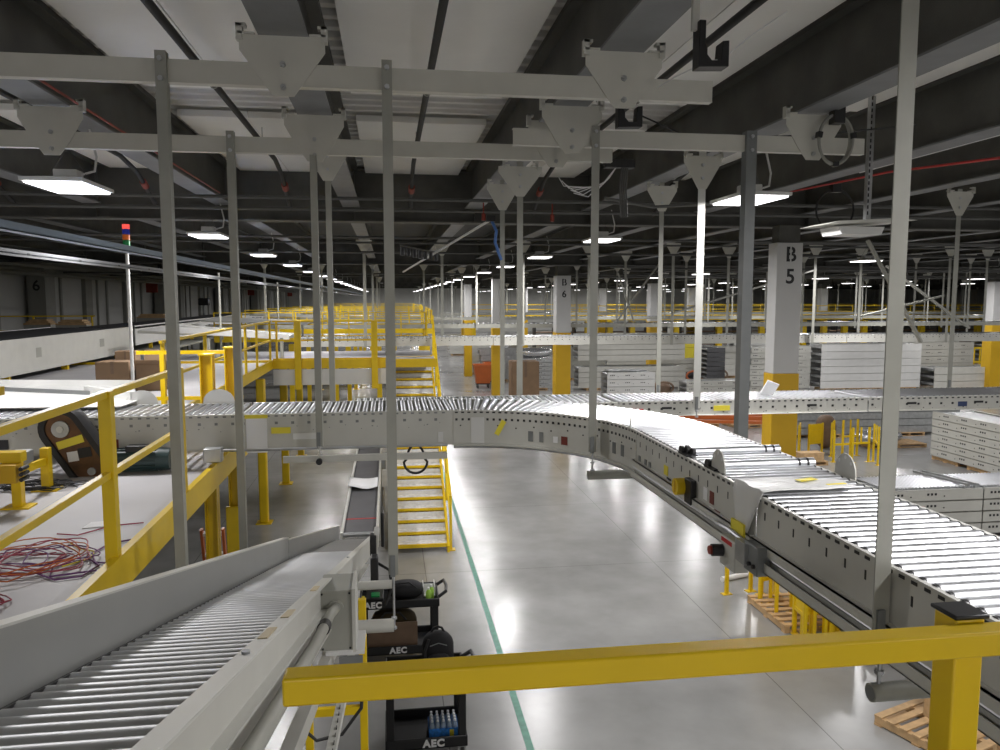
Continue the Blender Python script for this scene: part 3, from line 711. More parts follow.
# stickers and knob on the mid lane
def side_patch(y0, y1, z0, z1, nm, m): MB().box(X0 - .008, X0 - .004, y0, y1, z0, z1).build(nm, m, MID)
side_patch(5.42, 5.5, 4.0, 4.07, 'yellow_tape', 'tape'); side_patch(5.36, 5.44, 3.9, 3.99, 'sticker', 'black'); side_patch(5.48, 5.54, 3.9, 3.97, 'sticker', 'paper')
side_patch(4.60, 4.66, 4.0, 4.08, 'sticker', 'label_red'); side_patch(4.70, 4.76, 4.0, 4.08, 'sticker', 'paper'); side_patch(4.50, 4.58, 3.92, 3.98, 'sticker', 'label_red'); side_patch(4.60, 4.66, 3.91, 3.98, 'sticker', 'paper')
for a in (5.9, 5.8, 6.05): side_patch(a, a + .05, 3.93, 4.02, 'vent_grille', 'grey_dark')
t = thing('rotary_switch', 'yellow rotary knob on the mid lane side', 'switch', (2.0, 5.02, 4.02))
MB().box(1.985, 2.026, 4.88, 5.0, 3.92, 4.09).build('switch_box', 'black', t, bevel=.006)
MB().cyl((1.93, 5.03, 4.02), (2.026, 5.03, 4.02), .058, 20).build('knob', 'yellow', t); MB().box(1.925, 1.93, 5.02, 5.04, 3.98, 4.06).build('knob_grip', 'col_yellow', t)
# control station with red stop button
t = thing('stop_station', 'grey control box with red stop button under the roller lane', 'control box', (1.94, 4.2, 3.74))
MB().box(1.93, 2.02, 4.08, 4.28, 3.74, 3.92).build('box_body', 'grey_paint', t, bevel=.008)
MB().cyl((1.93, 4.24, 3.83), (1.865, 4.25, 3.83), .036, 16).build('button_guard', 'black', t); MB().cyl((1.865, 4.25, 3.83), (1.85, 4.25, 3.83), .026, 16).build('stop_button', 'red', t)
MB().box(1.928, 1.932, 4.12, 4.26, 3.885, 3.91).build('red_label', 'redcable', t)
t = thing('junction_box', 'grey wiring box with conduits below the plastic film', 'junction box', (1.95, 3.9, 3.76))
MB().box(1.94, 2.02, 3.83, 3.99, 3.81, 3.97).build('box_body', 'grey_dark', t, bevel=.006)
MB().box(1.92, 1.95, 3.94, 4.06, 3.84, 3.96).build('cover', 'zinc_dull', t)
MB().tube([(1.98, 4.0, 3.93), (1.94, 4.2, 3.97), (1.94, 4.35, 3.96), (2.0, 4.5, 3.92), (2.0, 5.9, 3.91)], .014, 8).build('conduit', 'zinc', t)
for k in range(3): MB().cyl((1.94, 3.86 + .05 * k, 3.86), (1.925, 3.86 + .05 * k, 3.86), .012, 10).build('plug', 'black', t)
# plastic film draped over the seam
b = MB(); nx, ny = 16, 6; vs = []; fs = []
def film_pt(u, v):
    if u < .3:
        q = u / .3; x = X0 - .03 - .008 * math.sin(9 * v); z = 3.97 + q * .27; y = 4.10 + .05 * (1 - q) + (v - .5) * (.14 + .22 * q)
    else:
        q = (u - .3) / .7; x = X0 - .03 + q * .62; z = 4.252 - .01 * q + .006 * math.sin(11 * v + 7 * q); y = 4.10 - .12 * q + (v - .5) * (.36 - .16 * q) + .14 * q
    return (x, y, z)
for i in range(nx + 1):
    for j in range(ny + 1): vs.append(film_pt(i / nx, j / ny))
fs = [(i * (ny + 1) + j, (i + 1) * (ny + 1) + j, (i + 1) * (ny + 1) + j + 1, i * (ny + 1) + j + 1) for i in range(nx) for j in range(ny)]
b.add(vs, fs); t = thing('plastic_film', 'cloudy plastic film taped over the roller lane seam', 'plastic film', (2.03, 4.1, 4.0))
o = b.build('film_sheet', 'film', t); sm = o.modifiers.new('thick', 'SOLIDIFY'); sm.thickness = .002
MB().box(X0 - .05, X0 - .035, 4.09, 4.25, 3.93, 4.02).build('yellow_tape', 'tape', t)
MB().obox((2.4, 4.17, 4.253), (.13, .05, .003), Matrix.Rotation(.3, 3, 'Z')).build('yellow_tape', 'tape', t); MB().obox((2.52, 4.06, 4.248), (.12, .025, .003), Matrix.Rotation(.1, 3, 'Z')).build('yellow_tape', 'tape', t)
# paper on rear lane
tag(MB().obox((4.62, 8.95, 4.2), (.16, .012, .2), Matrix.Rotation(.35, 3, 'Y') @ Matrix.Rotation(.4, 3, 'X')).build('paper_card', 'paper'), 'white card standing on the rear lane by column B 5', 'paper')

# ------------------------------------------------------------------ belt drive with oval guard and motor
t = thing('belt_guard', 'black rimmed oval belt guard with amber plate', 'belt guard', (-2.81, 7.45, 3.6))
def stadium(L, r, n=14):
    p = []
    for k in range(n + 1): a = PI * k / n; p.append((L / 2 + r * math.sin(a), r * math.cos(a)))
    for k in range(n + 1): a = PI + PI * k / n; p.append((-L / 2 + r * math.sin(a), r * math.cos(a)))
    return p
ang = -math.radians(58); cG = Vector((-2.81, 0, 3.97))
def rotp(p): return (cG.x + p[0] * math.cos(ang) - p[1] * math.sin(ang), cG.z + p[0] * math.sin(ang) + p[1] * math.cos(ang))
def stad_ring(L, r, y): return [(rotp(p)[0], y, rotp(p)[1]) for p in stadium(L, r)]
MB().lofted([stad_ring(.40, .185, 7.57), stad_ring(.40, .20, 7.53), stad_ring(.40, .20, 7.40), stad_ring(.40, .185, 7.37), stad_ring(.40, .135, 7.37), stad_ring(.40, .13, 7.40)]).build('rubber_rim', 'rubber', t)
MB().lofted([stad_ring(.40, .134, 7.402), stad_ring(.40, .134, 7.392)]).build('amber_plate', 'amber', t)
R = Matrix.Rotation(-ang, 3, 'Y')
def gp(u, v, y=7.385): q = rotp((u, v)); return (q[0], y, q[1])
MB().cyl(gp(-.2, 0, 7.392), gp(-.2, 0, 7.37), .075, 20).build('pulley_face', 'zinc_dull', t); MB().cyl(gp(-.2, 0, 7.37), gp(-.2, 0, 7.362), .03, 12).build('pulley_hub', 'lip', t)
MB().cyl(gp(.26, 0, 7.392), gp(.26, 0, 7.375), .035, 16).build('shaft_end', 'zinc_dull', t)
MB().obox(gp(-.06, 0), (.23, .006, .07), Matrix.Rotation(-.3, 3, 'Y')).build('yellow_label', 'tape', t)
MB().obox(gp(.06, -.055), (.09, .006, .09), Matrix.Rotation(-.15, 3, 'Y')).build('white_label', 'paper', t); MB().obox(gp(.085, .05), (.11, .006, .09), Matrix.Rotation(-.15, 3, 'Y')).build('black_label', 'black', t)
t = thing('drive_motor', 'dark green finned motor beside the oval guard', 'motor', (-2.3, 7.52, 3.7))
MB().cyl((-2.52, 7.52, 3.82), (-2.12, 7.52, 3.82), .10, 22).build('motor_body', 'motor', t); MB().cyl((-2.12, 7.52, 3.82), (-2.02, 7.52, 3.82), .108, 22, r2=.10).build('fan_cover', 'motor', t)
b = MB()
for k in range(16):
    a = 2 * PI * k / 16; b.obox((-2.32, 7.52 + .105 * math.cos(a), 3.82 + .105 * math.sin(a)), (.36, .006, .016), Matrix.Rotation(a - PI / 2, 3, 'X'))
b.build('cooling_fin', 'motor', t)
MB().box(-2.4, -2.2, 7.44, 7.56, 3.9, 3.96).build('terminal_box', 'black', t, bevel=.01); MB().box(-2.66, -2.52, 7.45, 7.6, 3.72, 3.93).build('gearbox', 'black', t, bevel=.02)
# white cover plate at the merge
t = thing('cover_plate', 'large white sheet cover over the crossing line', 'cover plate', (-3.5, 8.6, 4.25))
MB().prism([(-7.2, 8.3), (-2.62, 8.05), (-2.60, 8.5), (-3.05, 9.9), (-7.2, 10.6)], 'z', 4.24, 4.25).build('sheet', 'white', t)
MB().prism([(-3.35, 9.15), (-3.3, 9.18), (-2.62, 8.52), (-2.66, 8.48)], 'z', 4.25, 4.34).build('upstand', 'white', t)
MB().bar((-3.05, 9.9, 4.28), (-6.5, 10.5, 4.28), .02, .09).build('back_flange', 'white', t)
MB().bar((-4.6, 9.7, 4.27), (-2.9, 8.9, 4.27), .02, .05).build('slot_bar', 'grey_dark', t)

# ------------------------------------------------------------------ roller chute sloping down to the aisle belt
SL = .267
def zr(y): return 4.83 - SL * y
def xr(y): return -.468 + .0165 * y
def xl(y): return -.965 if y < 7.4 else -.965 + (y - 7.4) * .031
CH = thing('roller_chute', 'sloping roller chute with tall guard wall descending from the camera side', 'roller chute', (-.7, 4, 2.5))
YE = 8.2
def slant(x_of, w0, w1, d0, d1, y0, y1, n=6):
    secs = []
    for i in range(n + 1):
        y = y0 + (y1 - y0) * i / n; x = x_of(y); z = zr(y)
        secs.append([(x + w0, y, z + d0), (x + w1, y, z + d0), (x + w1, y, z + d1), (x + w0, y, z + d1)])
    return MB().lofted(secs)
slant(xl, -.006, 0, -.12, .20, -.4, 7.4).build('guard_wall', 'grey_mid', CH)
slant(xl, -.006, 0, -.10, .18, 7.42, 12.3).build('guard_wall', 'grey_mid', CH)
slant(xl, -.05, .004, .196, .204, -.4, 7.4).build('wall_lip', 'lip', CH)
slant(xl, -.03, .004, .176, .184, 7.42, 12.3).build('wall_lip', 'lip', CH)
slant(xr, 0, .006, -.22, .055, -.4, 12.4).build('side_frame', 'grey_paint', CH)
slant(xr, -.006, .05, .05, .058, -.4, 12.4).build('frame_lip', 'lip', CH)
slant(xr, .0, .06, -.225, -.215, -.4, 9).build('lower_channel', 'grey_paint', CH)
slant(xr, .0, .045, -.11, -.10, -.4, 6.5).build('lower_channel', 'lip', CH)
for y in (.9, 2.2, 4.6, 6.2): MB().cyl((xr(y) + .02, y, zr(y) + .058), (xr(y) + .02, y, zr(y) + .068), .012, 10).build('bolt', 'zinc', CH)
for k, y in enumerate((1.25,)): MB().obox((xr(y) + .028, y, zr(y) + .064), (.055, .14, .008), Matrix.Rotation(-math.atan(SL), 3, 'X')).build('splice_plate', 'lip', CH)
for y in (3.0, 3.9, 2.55): MB().obox((xr(y) + .02, y, zr(y) + .0605), (.03, .22, .003), Matrix.Rotation(-math.atan(SL), 3, 'X')).build('tape_mark', 'cream', CH)
mb_ = MB(); L0 = .46; mb_.cyl((-L0 / 2, 0, 0), (L0 / 2, 0, 0), .033, 16)
for s in (-1, 1): mb_.cyl((s * L0 / 2, 0, 0), (s * (L0 / 2 + .012), 0, 0), .02, 10, mi=1)
me = mb_.mesh('roller', ['zinc_soft', 'black']); y = -.2
while y < YE - .1:
    x0, x1 = xl(y) + .03, xr(y) - .03
    inst('roller', me, CH, ((x0 + x1) / 2, y, zr(y) - .028), (0, 0, 0), ((x1 - x0) / L0, 1, 1)); y += .082
slant(lambda y: (xl(y) + xr(y)) / 2, -.245, .245, -.014, -.004, YE, 11.3, 8).build('belt_surface', 'belt_slick', CH)
slant(lambda y: (xl(y) + xr(y)) / 2, -.245, .245, -.10, -.085, -.4, 11.3, 8).build('bed_pan', 'grey_dark', CH)
slant(lambda y: xl(y) + .02, 0, .012, -.004, .004, -.2, YE, 8).build('roller_end_strip', 'black', CH)
# conduit and drive box on its outer side
t = thing('side_conduit', 'grey pipe bent along the outer side of the chute', 'conduit', (-.3, 3, 3.5))
MB().tube([(-.375, .5, zr(.5) - .15), (-.36, 2.0, zr(2.0) - .155), (-.345, 3.4, zr(3.4) - .15), (-.335, 3.85, zr(3.85) - .13), (-.325, 4.0, zr(4.0) - .10), (-.31, 4.26, 3.60)], .027, 14).build('pipe_body', 'grey_dull', t)
MB().cyl((-.338, 3.78, zr(3.78) - .138), (-.335, 3.86, zr(3.86) - .126), .033, 14).build('collar', 'black', t)
t = thing('drive_box', 'grey chute drive box with pipe socket by the hanger post', 'control box', (-.30, 4.4, 3.3))
MB().box(-.398, -.215, 4.27, 4.55, 3.345, 3.69).build('box_body', 'grey_dull', t, bevel=.006); MB().box(-.222, -.203, 4.26, 4.56, 3.335, 3.70).build('lid', 'grey_paint', t)
MB().cyl((-.31, 4.27, 3.60), (-.31, 4.25, 3.60), .042, 16).build('socket', 'grey_dull', t)
for (x, z) in ((-.385, 3.675), (-.235, 3.675), (-.385, 3.36), (-.235, 3.36)): MB().cyl((x, 4.27, z), (x, 4.265, z), .006, 8).build('screw', 'black', t)
# grey panel with plate below the box
t = thing('steel_frame', 'grey steel frame pieces below the chute side', 'steel frame', (-.45, 3.6, 2.6))
MB().bar((-.50, 2.4, 3.45), (-.46, 6.0, 2.6), .07, .10).build('rail_bar', 'grey_paint', t)
MB().bar((-.34, 3.2, 3.05), (-.30, 5.6, 2.7), .05, .05).build('rail_bar', 'grey_paint', t)
b = MB()
for k in range(22): b.obox((-.315, 3.3 + k * .1, 3.065 - k * .0146), (.004, .03, .015), Matrix.Rotation(0, 3, 'X'))
b.build('hole_pattern', 'black', t)
MB().box(-.40, -.17, 4.6, 4.9, 3.165, 3.185).build('top_plate', 'white', t)
MB().box(-.32, -.18, 4.58, 4.6, 3.10, 3.16).build('terminal_strip', 'grey_dark', t)
t = thing('support_stand', 'slim yellow stand under the chute end', 'stand', (-.25, 5.6, 0))
for (x, y) in ((-.22, 5.65), (-.62, 5.65)):
    MB().box(x - .028, x + .028, y - .028, y + .028, 0.012, 3.1).build('leg', 'yellow', t, bevel=.004); MB().box(x - .08, x + .08, y - .08, y + .08, 0, .012).build('foot_plate', 'yellow', t)
for z in (2.25, 1.2): MB().box(-.59, -.25, 5.63, 5.67, z - .03, z + .03).build('brace', 'yellow', t)
run('hung_cable', 'black cable drooping below the chute frame', [(-.2, 5.3, 2.75), (-.22, 5.2, 2.5), (-.35, 5.15, 2.35), (-.52, 5.15, 2.32), (-.6, 5.15, 2.4)], .012, 'black', 'cable')
t = thing('motor_post', 'black motor and cabling beside the chute foot', 'motor', (-.15, 7.0, 2.6))
MB().box(-.19, -.12, 6.9, 7.05, 2.68, 2.98).build('housing', 'black', t, bevel=.012); MB().box(-.2, -.14, 7.2, 7.3, 2.9, 3.1).build('guard', 'rubber', t, bevel=.012)
MB().tube([(-.12, 7, 2.9), (-.02, 6.95, 2.85), (.0, 6.9, 2.7), (-.06, 6.9, 2.55)], .014, 7).build('cable', 'black', t)
MB().tube([(-.26, 7, 2.6), (-.30, 6.95, 2.45), (-.26, 6.9, 2.35)], .014, 7).build('yellow_cable', 'tape', t)
MB().box(-.16, -.11, 7.2, 7.3, 3.1, 3.16).build('sensor', 'white', t, bevel=.01)
# lower belt conveyor
t = thing('belt_conveyor', 'narrow dark belt conveyor carrying a white sheet', 'belt conveyor', (-.5, 16, .6))
def zb(y): return 1.45 + (y - 12.3) * .012
for s, x in ((-1, -.80), (1, -.23)):
    MB().add([(x - .02, 12.6, zb(12.6) - .2), (x + .02, 12.6, zb(12.6) - .2), (x + .02, 12.6, zb(12.6) + .06), (x - .02, 12.6, zb(12.6) + .06), (x - .02, 22, zb(22) - .2), (x + .02, 22, zb(22) - .2), (x + .02, 22, zb(22) + .06), (x - .02, 22, zb(22) + .06)],
             [(0, 1, 2, 3), (4, 7, 6, 5), (0, 4, 5, 1), (1, 5, 6, 2), (2, 6, 7, 3), (3, 7, 4, 0)]).build('side_rail', 'lip', t)
MB().lofted([[(-.78, y, zb(y) - .03), (-.25, y, zb(y) - .03), (-.25, y, zb(y)), (-.78, y, zb(y))] for y in (12.7, 22)]).build('belt', 'belt', t)
MB().lofted([[(-.78, 11.4, 1.72 - .03), (-.27, 11.4, 1.72 - .03), (-.27, 11.4, 1.74), (-.78, 11.4, 1.74)], [(-.77, 12.6, 1.38), (-.27, 12.6, 1.38), (-.27, 12.6, 1.42), (-.77, 12.6, 1.42)]]).build('transfer_belt', 'rubber', t)
MB().cyl((-.80, 12.68, zb(12.7) + .0), (-.23, 12.68, zb(12.7)), .04, 14).build('end_roller', 'zinc_dull', t)
MB().box(-.78, -.25, 13.55, 13.6, zb(13.6), zb(13.6) + .004).build('red_stripe', 'redcable', t)
for y in (13, 17, 21):
    for x in (-.78, -.26): MB().box(x - .03, x + .03, y - .03, y + .03, 0, zb(y) - .15).build('leg', 'grey_paint', t)
MB().box(-.19, -.13, 14.3, 16.4, .7, 1.35).build('motor_cover', 'black', t, bevel=.02); MB().box(-.2, -.1, 17.4, 17.5, 1.5, 1.75).build('sensor', 'grey_dark', t)
b = MB(); vs = []
for i in range(7):
    for j in range(4): u = i / 6; v = j / 3; vs.append((-.84 + u * .58, 15.5 + v * .75, zb(16) + .07 + .035 * math.cos(u * 5) * (1 - v * .5) + .02 * v))
b.add(vs, [(i * 4 + j, (i + 1) * 4 + j, (i + 1) * 4 + j + 1, i * 4 + j + 1) for i in range(6) for j in range(3)])
o = tag(b.build('paper_sheet', 'paper'), 'white curled sheet lying on the narrow dark belt', 'paper'); sm = o.modifiers.new('thick', 'SOLIDIFY'); sm.thickness = .004
# ================================================================== YELLOW RAILS AND STAIRS
def rail_y(name, label, x, y0, y1, zf, posts, w=.042, tops=(1.06, .58), group=None, pw=.05):
    t = thing(name, label, 'guard rail', (x, y0, zf), group)
    for i, h in enumerate(tops): MB().box(x - w / 2, x + w / 2, y0, y1, zf + h - w, zf + h).build('top_rail' if i == 0 else 'mid_rail', 'yellow', t, bevel=.004)
    for y in posts:
        MB().box(x - pw / 2, x + pw / 2, y - pw / 2, y + pw / 2, zf - .15, zf + tops[0] - .002).build('post', 'yellow', t, bevel=.003)
    return t
def rail_x(name, label, y, x0, x1, zf, posts, w=.042, tops=(1.06, .58), group=None, toe=False):
    t = thing(name, label, 'guard rail', (x0, y, zf), group)
    for i, h in enumerate(tops): MB().box(x0, x1, y - w / 2, y + w / 2, zf + h - w, zf + h).build('top_rail' if i == 0 else 'mid_rail', 'yellow', t)
    for x in posts: MB().box(x - .025, x + .025, y - .025, y + .025, zf - .15, zf + tops[0] - .002).build('post', 'yellow', t)
    if toe: MB().box(x0, x1, y - .01, y + .01, zf, zf + .1).build('toe_board', 'yellow', t)
    return t
# handrail before the viewer
t = thing('guard_rail', 'thick yellow handrail directly before the viewer with black capped post', 'guard rail', (.9, 1.12, 3.7))
MB().box(-.158, 2.2, 1.10, 1.142, 4.716, 4.758).build('top_rail', 'yellow', t, bevel=.004)
MB().box(.940, .994, 1.145, 1.20, 3.6, 4.762).build('post', 'yellow', t, bevel=.004)
MB().box(.935, .999, 1.140, 1.205, 4.762, 4.770).build('post_cap', 'black', t, bevel=.003)
MB().box(-.158, 2.2, 1.10, 1.14, 4.2, 4.24).build('mid_rail', 'yellow', t, bevel=.004)
MB().tube([(1.0, 1.098, 4.735), (1.005, 1.098, 4.725), (1.003, 1.098, 4.70)], .002, 5).build('weld_seam', 'col_yellow', t)
# rail along the deck edge
t = rail_y('guard_rail', 'yellow handrail along the mezzanine edge beside the chute', -1.66, -1.0, 6.5, 3.7, (-.9, 4.86, 6.46), pw=.072)
b = MB(); b.box(-3.2, -2.84, 5.55, 5.6, 3.7, 3.85); b.box(-2.87, -2.84, 5.0, 5.6, 3.7, 3.85); 
tag(b.build('toe_curb', 'yellow'), 'low yellow toe curb corner on the deck beside the cable heap', 'toe curb')
tag(MB().box(-4.2, -2.72, 5.9, 5.98, 4.62, 4.68).build('rail_end', 'yellow'), 'yellow rail end over the white cover plate', 'guard rail')
# support stand on the deck
t = thing('conveyor_stand', 'yellow two legged conveyor stand on the mezzanine deck', 'stand', (-2.85, 6.6, 3.7))
for (x, y) in ((-2.84, 6.36), (-2.86, 6.92)):
    MB().box(x - .035, x + .035, y - .035, y + .035, 3.71, 4.06).build('leg', 'yellow', t, bevel=.004); MB().box(x - .1, x + .1, y - .08, y + .08, 3.70, 3.712).build('foot_plate', 'yellow', t)
MB().bar((-2.84, 6.4, 3.97), (-2.86, 6.9, 3.95), .03, .06).build('brace', 'yellow', t)
MB().box(-3.9, -2.78, 6.30, 6.40, 4.06, 4.14).build('cross_beam', 'yellow', t, bevel=.004)
MB().box(-2.92, -2.78, 6.2, 6.32, 3.92, 4.06).build('clamp_block', 'col_yellow', t, bevel=.01); MB().box(-2.98, -2.84, 6.5, 6.66, 4.0, 4.1).build('gear_block', 'zinc_dull', t, bevel=.01)
for k in range(3): MB().cyl((-2.74, 6.19 , 3.95 + k * .04), (-2.74, 6.3, 3.95 + k * .04), .016, 10).build('hose_end', 'black', t)
# tall yellow gate columns beyond the crossing line
for i, (x, w, zt, lb) in enumerate(((-2.07, .07, 4.66, 'tall yellow channel column beside the splice box'), (-1.80, .065, 4.74, 'tall yellow column with guarded foot behind the slim hanger post'))):
    t = thing('yellow_column', lb, 'column', (x, 9.35, 0))
    b = MB(); b.box(x - w, x - w + .012, 9.25, 9.40, 0.012, zt); b.box(x + w - .012, x + w, 9.25, 9.40, 0.012, zt); b.box(x - w, x + w, 9.315, 9.33, 0.012, zt); b.build('column_section', 'yellow', t)
    MB().box(x - .18, x + .18, 9.15, 9.5, 0, .012).build('base_plate', 'yellow', t)
    MB().box(x - w - .01, x + w + .01, 9.24, 9.41, zt, zt + .015).build('cap_plate', 'yellow', t)
    if i == 1: MB().box(x - .095, x + .095, 9.2, 9.245, .05, 2.9).build('guard_sleeve', 'yellow', t, bevel=.01)
t = thing('yellow_bracket', 'yellow slotted upright and gusset beside the gate column', 'bracket', (-2.2, 8.75, 3.4))
b = MB(); b.box(-2.28, -2.2, 8.7, 8.78, 3.3, 4.0); b.build('slotted_upright', 'yellow', t)
MB().prism([(-2.2, 3.85), (-1.85, 4.0), (-1.85, 3.86), (-2.1, 3.35), (-2.2, 3.35)], 'y', 8.75, 8.765).build('gusset', 'yellow', t)
b = MB()
for k in range(5): b.box(-2.25, -2.23, 8.696, 8.70, 3.45 + k * .1, 3.49 + k * .1)
b.build('slot_pattern', 'black', t)
t = thing('step_ladder', 'orange step ladder with white treads standing behind the chute', 'ladder', (-2.3, 10.1, 0))
for x in (-2.36, -2.10): MB().bar((x, 10.55, .0), (x, 10.0, 2.42), .03, .07).build('side_rail', 'orange', t)
for k in range(8): MB().box(-2.35, -2.11, 10.47 - .068 * k, 10.57 - .068 * k, .3 + k * .29, .335 + k * .29).build('tread', 'white', t)
# round bollard style mezzanine legs
bl = None
for i, y in enumerate((18.75, 22.75, 26.7)):
    lb = 'yellow mezzanine leg with square foot plate on the concrete, ' + ['nearest the chute', 'middle of the row', 'farthest one'][i]
    if bl is None:
        bl = thing('mezzanine_leg', lb, 'column', (-2.98, y, 0), 'mezzanine legs beyond the chute')
        MB().box(-3.08, -2.88, y - .1, y + .1, .02, 3.44).build('leg_tube', 'yellow', bl, bevel=.03); MB().box(-3.16, -2.80, y - .18, y + .18, 0, .02).build('foot_plate', 'yellow', bl)
    else: copy_tree(bl, (-2.98, y, 0), lb, 'mezzanine legs beyond the chute')
# rails of the second mezzanine
rail_y('guard_rail', 'yellow rail along the second mezzanine edge above the legs', -2.95, 10.7, 20.3, 3.7, (10.8, 13.2, 15.6, 16.8, 18.2, 20.2))
rail_x('guard_rail', 'yellow rail closing the deck between the tall yellow columns and boxes', 9.55, -2.9, -1.72, 3.7, (-2.62,), tops=(1.0, .46))
rail_x('guard_rail', 'yellow rail along the white fascia beside the stair head', 20.3, -2.9, .0, 3.7, (-2.8, -1.45, -.05), toe=True)
rail_x('guard_rail', 'yellow rail ending at the far wall side of the deck', 27.5, -14, -9.6, 3.7, (-13.5, -11.5, -9.7))
for x, lb in ((-2.27, 'yellow deck post standing before the white fascia, chute side'), (-.36, 'yellow deck post standing before the white fascia, stair side')):
    t = thing('yellow_post', lb, 'post', (x, 20.18, 3.02)); MB().box(x - .08, x + .08, 20.1, 20.22, 3.02, 4.74).build('post_tube', 'yellow', t, bevel=.01); MB().box(x - .09, x + .09, 20.09, 20.23, 4.74, 4.755).build('cap_plate', 'yellow', t)
# stairs
SX0, SX1, SY0, RISE, RUN, NST = .10, 1.19, 16.0, .1765, .293, 21
t = thing('staircase', 'yellow steel staircase with grey treads climbing to the mezzanine', 'stairs', (.65, SY0, 0))
for k in range(NST - 1):
    z = RISE * (k + 1); y = SY0 + RUN * k
    tr = MB().box(SX0 + .02, SX1 - .02, y + .05, y + RUN + .02, z - .03, z).build('tread', 'tread', t)
    MB().box(SX0 + .02, SX1 - .02, y, y + .055, z - .07, z + .001).build('nosing', 'yellow', tr)
    MB().box(SX0 + .03, SX1 - .03, y + RUN - .0, y + RUN + .012, z, z + RISE - .05).build('riser', 'riser', tr)
sl = RISE / RUN; Lr = RUN * NST
for x in (SX0, SX1):
    MB().prism([(SY0 - .05, 0), (SY0 + .25, 0), (SY0 + Lr, RISE * NST - .28), (SY0 + Lr, RISE * NST + .02), (SY0 - .05, .14)], 'x', x - .025, x + .025).build('stringer', 'yellow', t)
    rl = thing('x', 'x', 'x'); bpy.data.objects.remove(rl)
    xr_ = x + (.06 if x > .5 else -.06)
    for nm, h in (('top_rail', 1.0), ('mid_rail', .55)): MB().bar((xr_, SY0 + .1, h + .1), (xr_, SY0 + Lr + .1, h + RISE * NST), .045, .045).build(nm, 'yellow', t)
    for q in range(6):
        y = SY0 + .12 + q * Lr / 5.05; zz = sl * (y - SY0)
        MB().box(xr_ - .025, xr_ + .025, y - .025, y + .025, max(0, zz - .05), zz + 1.1).build('rail_post', 'yellow', t)
    MB().box(xr_ - .09, xr_ + .09, SY0 + .03, SY0 + .21, 0, .015).build('foot_plate', 'yellow', t)
MB().box(SX0 - .03, SX1 + .03, SY0 + RUN * 20, SY0 + RUN * 20 + .05, 3.5, 3.71).build('landing_edge', 'yellow', t)

# ================================================================== CABLES ON THE DECK
def cable(name, label, cols, n, c, rx, ry, seed, group=None, z=3.71):
    rnd = random.Random(seed); t = thing(name, label, 'cable heap', (c[0], c[1], 3.7), group)
    for q, m in enumerate(cols):
        b = MB()
        for k in range(n):
            cx = c[0] + rnd.uniform(-.25, .25) * rx; cy = c[1] + rnd.uniform(-.25, .25) * ry; a0 = rnd.uniform(0, 6.28); ex = rnd.uniform(.35, 1.0); ey = rnd.uniform(.4, 1.0); ph = rnd.uniform(0, 3)
            pts = [(cx + rx * ex * math.cos(a0 + a) * (1 + .18 * math.sin(3 * a + ph)), cy + ry * ey * math.sin(a0 + a) * (1 + .18 * math.cos(2 * a + ph)), z + .008 * q + .02 * abs(math.sin(2 * a + ph))) for a in [i * .22 for i in range(int(rnd.uniform(20, 34)))]]
            b.tube(pts, .0042, 5)
        b.build('cable_loop', m, t)
    return t
cable('cable_heap', 'tangled heap of red and purple cables on the pale deck', ['darkred', 'purple', 'darkred', 'orange'], 3, (-2.16, 4.95), .30, .32, 3)
cable('cable_heap', 'red cable coil at the picture edge below the tangled heap', ['darkred', 'purple', 'darkred'], 3, (-2.22, 4.25), .2, .16, 5)
run('loose_cable', 'thin yellow cable trailing from the tangled heap', [(-2.1, 5.35, 3.71), (-1.98, 5.2, 3.71), (-1.86, 5.12, 3.71), (-1.84, 4.98, 3.71), (-1.95, 4.85, 3.71)], .005, 'tape', 'cable')
run('loose_cable', 'dark purple cable looping towards the rail post', [(-2.05, 4.75, 3.71), (-1.9, 4.62, 3.71), (-1.77, 4.66, 3.71), (-1.74, 4.85, 3.71), (-1.85, 4.98, 3.71), (-2.0, 4.85, 3.71), (-1.95, 4.68, 3.71), (-1.72, 4.75, 3.71)], .006, 'purple', 'cable')
run('loose_cable', 'dark cable arc crossing behind the rail post', [(-1.7, 5.35, 3.71), (-1.82, 5.28, 3.71), (-1.86, 5.08, 3.71), (-1.78, 4.9, 3.71), (-1.7, 4.88, 3.71)], .006, 'purple', 'cable')
run('loose_cable', 'thin cable reaching past the paper scrap', [(-2.25, 5.55, 3.71), (-2.1, 5.5, 3.71), (-1.95, 5.7, 3.71), (-1.75, 5.75, 3.71)], .005, 'darkred', 'cable')
tag(MB().add([(-2.14, 5.68, 3.706), (-1.93, 5.72, 3.709), (-1.95, 5.86, 3.706), (-2.12, 5.80, 3.715), (-2.14, 5.68, 3.702), (-1.93, 5.72, 3.704), (-1.95, 5.86, 3.702), (-2.12, 5.80, 3.709)],
         [(0, 1, 2, 3), (7, 6, 5, 4), (0, 4, 5, 1), (1, 5, 6, 2), (2, 6, 7, 3), (3, 7, 4, 0)]).build('paper_scrap', 'paper'), 'crumpled white paper scrap on the pale deck', 'paper')
cable('cable_heap', 'black cable pile under the yellow conveyor stand', ['rubber', 'black'], 10, (-3.0, 7.0), .35, .2, 9)

